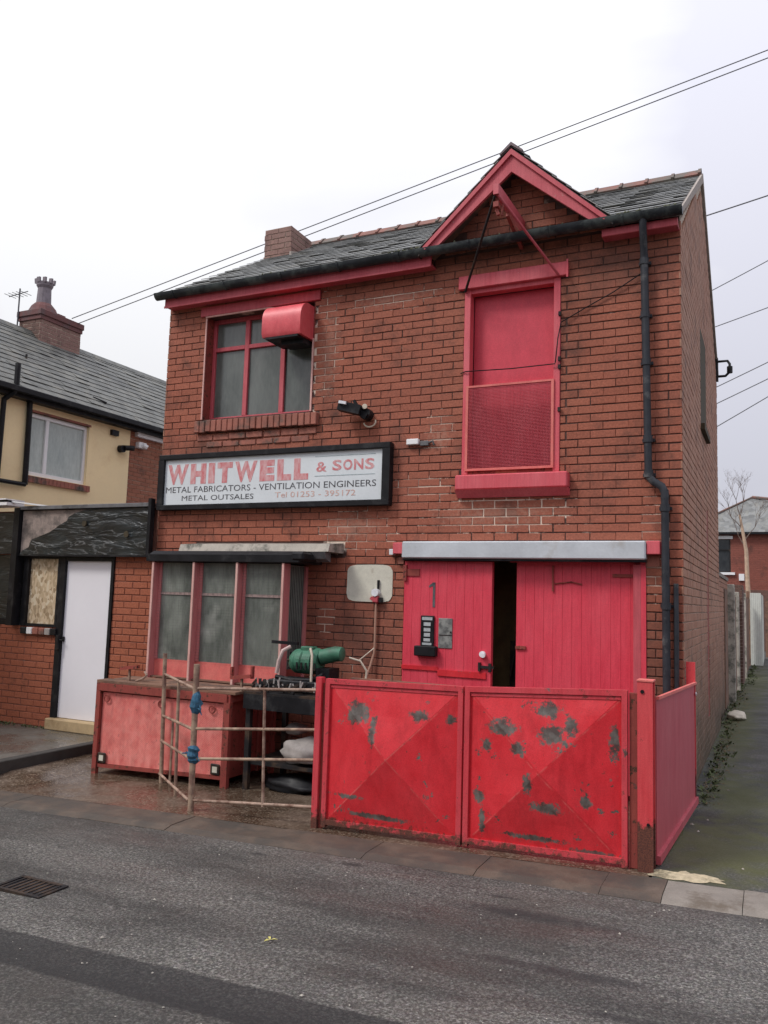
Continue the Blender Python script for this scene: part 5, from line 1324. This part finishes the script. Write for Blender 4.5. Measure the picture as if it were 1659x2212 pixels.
q = G().tube([(-.05,33.2,6.88),(5.7,31.8,5.95)],.07,6).tube([(-.05,33.2,6.88),(-3.2,31.75,5.18)],.04,6); q.build('hip_tiles', M['ridge'], fh)
q = G().box(-4.2,5.7,31.7,31.82,5.05,5.15); q.build('gutter', M['black'], fh)
f = G().box(-1.75,-1.70,32.0,32.05,3.4,4.85).box(-1.0,-.95,32.0,32.05,3.4,4.85).box(-1.70,-1.0,32.0,32.05,4.35,4.40).build('window', M['dark'], fh)
G().box(-1.72,-.98,32.06,32.07,3.4,4.85).build('pane', M['glass_dark'], f)
G().box(-1.85,-.85,31.93,32.1,4.86,5.0).build('lintel', M['upvc'], fh); G().box(-1.85,-.78,31.88,32.1,3.25,3.36).build('sill', M['upvc'], fh)
G().box(-.62,-.40,31.9,32.0,3.0,3.3).build('meter_box', M['upvc'], fh)
t = thing('far_wall', 'low dark garden wall across the end of the alley', 'wall', (1,30,0)); G().box(-1.5,6,29.8,30,-.1,2.55).build('panel', M['brick_dark'], t)
# bare tree
tr = thing('bare_tree', 'slender bare tree with pale trunk rising over the alley fence', 'tree', (-.05,24,0))
q = G().tube([(-.05,24,0),(-.03,24,1.6),(-.08,24,2.8),(-.10,24,3.8),(-.22,24,4.6),(-.30,24,5.1)],[.09,.085,.075,.065,.05,.035],8); q.build('trunk', M['bark'], tr, smooth=True)
q = G(); rr = random.Random(21)
def branch(p, d, l_, r_, dep):
    e = p+d*l_; q.tube([p, (p+e)/2+Vector((rr.uniform(-.04,.04),0,rr.uniform(-.02,.05)))*l_, e],[r_, r_*.8, r_*.55],4,False)
    if dep > 0:
        for k in range(3):
            nd_ = (d+Vector((rr.uniform(-.75,.75),rr.uniform(-.6,.6),rr.uniform(-.15,.7)))).normalized(); branch(e, nd_, l_*rr.uniform(.6,.85), r_*.55, dep-1)
for (s_, d_) in ((Vector((-.10,24,3.9)),Vector((-.5,.2,.9))),(Vector((-.14,24,4.2)),Vector((.6,0,.8))),(Vector((-.22,24,4.6)),Vector((-.7,-.2,.8))),(Vector((-.28,24,5.0)),Vector((.2,.1,1))),(Vector((-.3,24,5.1)),Vector((-.2,-.1,1)))):
    branch(s_, d_.normalized(), .55, .022, 4)
q.build('twigs', M['twig'], tr, kind='stuff')
# pale pebble bag by the wall, weeds and litter
lump('rubble_bag', (.17,6.5,g(.2)+.05), (.14,.3,.07), plain('bag_white', (.60,.54,.44), .8), 'pale empty bag lying at the foot of the alley wall', 'bag', 8)
q = G(); rr = random.Random(31)
def tuft(x, y, z, s_, n):
    for k in range(n):
        a = rr.uniform(0, 6.28); l_ = s_*rr.uniform(.5,1.2); w_ = l_*.22; d = Vector((math.cos(a), math.sin(a), rr.uniform(.3,1.4))).normalized(); o_ = Vector((x+rr.uniform(-s_,s_)*.6,y+rr.uniform(-s_,s_)*.6,z)); sd_ = d.cross(Vector((0,0,1))).normalized()*w_
        q.add([o_, o_+d*l_*.5+sd_, o_+d*l_, o_+d*l_*.5-sd_], [(0,1,2,3)])
for k in range(420):
    y = rr.uniform(.2,26)**1.0; x = (.06 if y < 5.4 else (-.02 if y < 13 else .12))+abs(rr.gauss(0,.09)); tuft(x, y, g(.1), rr.uniform(.02,.07), 7)
for k in range(26): tuft(rr.uniform(-8.4,-7.5), -.05+rr.uniform(-.06,.02), .0, rr.uniform(.02,.05), 7)
tag(q.build('weeds', M['leafgreen'], kind='stuff', recalc=False), 'low weeds along the wall bases of alley and shop', 'weeds')
q = G(); rr = random.Random(32)
for k in range(900):
    y = rr.uniform(.2,12); x = .06+abs(rr.gauss(0,.13)) if y < 5.4 else .02+abs(rr.gauss(0,.16)); s_ = rr.uniform(.004,.013)
    z = g(.1)+s_*.4; q.add([(x-s_,y,z),(x,y-s_,z+.004),(x+s_,y,z),(x,y+s_,z-.003),(x,y,z+s_*.7)],[(0,1,4),(1,2,4),(2,3,4),(3,0,4)])
tag(q.build('leaf_litter', M['deadleaf'], kind='stuff', recalc=False), 'brown dead leaves and grit gathered at the alley wall', 'leaf litter')
q = G(); rr = random.Random(33)
for (x, y, s_) in [(-2.47,-4.25,.016),(-2.6,-3.7,.012),(-1.2,-4.36,.012),(-3.55,-3.62,.013),(-.05,-3.05,.012),(.12,-2.6,.010),(-2.2,-3.5,.010),(.1,-.55,.02),(.2,-.35,.015),(.16,-.75,.018),(.5,-1.6,.013),(-1.9,-2.5,.01),(.3,.9,.02)]+[(rr.uniform(-3.2,1.2),rr.uniform(-5,-2.5),rr.uniform(.003,.008)) for _ in range(130)]:
    z = g(x)+.002; a = rr.uniform(0,3); c_, s2 = math.cos(a), math.sin(a)
    q.add([(x-s_*c_,y-s_*s2,z),(x+s_*.7*s2,y-s_*.7*c_,z),(x+s_*c_,y+s_*s2,z),(x-s_*.6*s2,y+s_*.6*c_,z),(x,y,z+s_*.6)],[(0,1,4),(1,2,4),(2,3,4),(3,0,4)])
tag(q.build('stone_chips', M['concrete'], kind='stuff', recalc=False), 'pale stone chips scattered over the road', 'stone chips')
q = G(); x, y = -1.66,-3.91
for k in range(3):
    a = .5+k*1.9; q.add([(x,y,g(x)+.004),(x+.018*math.cos(a)-.008*math.sin(a),y+.018*math.sin(a)+.008*math.cos(a),g(x)+.010),(x+.04*math.cos(a),y+.04*math.sin(a),g(x)+.006),(x+.018*math.cos(a)+.008*math.sin(a),y+.018*math.sin(a)-.008*math.cos(a),g(x)+.012)],[(0,1,2,3)])
tag(q.build('fallen_leaf', M['yellow_leaf'], recalc=False), 'single yellow leaf lying on the road in front of the gates', 'leaf')

# ------------------------------------------------------------------ overhead wires
def wire(label, a, b, r_=.008, sag=.25, n=18):
    a = Vector(a); b = Vector(b); pts = [a.lerp(b, k/n)-Vector((0,0,sag*4*(k/n)*(1-k/n))) for k in range(n+1)]
    tag(G().tube(pts, r_, 5, False).build('overhead_wire', M['wire']), label, 'wire', 'overhead wires')
pole = thing('utility_pole', 'timber utility pole beyond the right edge carrying the wires', 'pole', (3.85,8.2,0))
G().tube([(3.85,8.2,-.2),(3.85,8.2,12.9)],[.15,.11],10).build('shaft', M['wood_old'], pole); G().bar((3.80,7.0,12.0),(3.80,9.2,12.0),.08,.1).build('crossarm', M['wood_old'], pole)
wire('upper of the two wires passing behind the red gable', (-12.35,4.33,7.33), (3.81,7.3,12.12), .010, .0)
wire('lower of the two wires passing behind the red gable', (-12.35,4.46,7.25), (3.80,7.3,11.98), .010, .0)
wire('thick wire leaving the right roof verge', (-.6,9,9.46), (3.5,9,10.27), .014, .02)
wire('second wire down to the right of the side wall', (-.6,9,7.8), (3.5,9,9.7), .009, .02)
wire('third wire down to the right of the side wall', (-.6,9,7.10), (3.5,9,8.32), .009, .02)
wire('fourth wire down to the right of the side wall', (-.6,9,5.83), (3.5,9,7.7), .009, .02)
wire('fifth wire down to the right of the side wall', (-.6,9,5.5), (3.5,9,7.4), .009, .02)
wire('lowest wire to the right of the side wall', (-.6,9,5.0), (3.5,9,7.4), .009, .02)

# ------------------------------------------------------------------ terrace across the street (behind the viewer), added for reflections and shade
for k in range(5):
    X = -22+k*9.0
    t = thing('opposite_house', ['brick terrace house across the street, far left end','brick terrace house across the street, second along','brick terrace house across the street facing the workshop','brick terrace house across the street, fourth along','brick terrace house across the street, far right end'][k], 'house', (X+4.5,-20,0), 'unseen terrace houses across the street')
    q = wall_open(X, X+8.98, -.4, 5.2, -19.0, -19.3, [(X+1,X+3,.9,2.3),(X+5,X+5.9,.05,2.2),(X+1,X+3,3.4,4.7),(X+5,X+7,3.4,4.7)]); q.build('wall', M['brick_dark'], t)
    q = G().box(X,X+8.98,-26,-25.8,-.4,5.2).box(X,X+.2,-25.8,-19.3,-.4,5.2).box(X+8.78,X+8.98,-25.8,-19.3,-.4,5.2); q.build('outer_wall', M['brick_dark'], t, sep=True)
    q = G().ext([(-18.8,5.15),(-22.5,7.4),(-26.2,5.15)],'x',X,X+8.98); q.build('roof', M['slate_n'], t)
    for (a,b,c,d) in [(X+1,X+3,.9,2.3),(X+1,X+3,3.4,4.7),(X+5,X+7,3.4,4.7)]:
        w = G().box(a,b,-19.12,-19.08,c,c+.07).box(a,b,-19.12,-19.08,d-.07,d).box(a,a+.07,-19.12,-19.08,c+.07,d-.07).box(b-.07,b,-19.12,-19.08,c+.07,d-.07).build('window', M['upvc'], t)
        G().box(a+.07,b-.07,-19.11,-19.10,c+.07,d-.07).build('pane', M['glass_dark'], w)
    G().box(X+5,X+5.9,-19.15,-19.1,.05,2.2).build('door', M['upvc'], t)
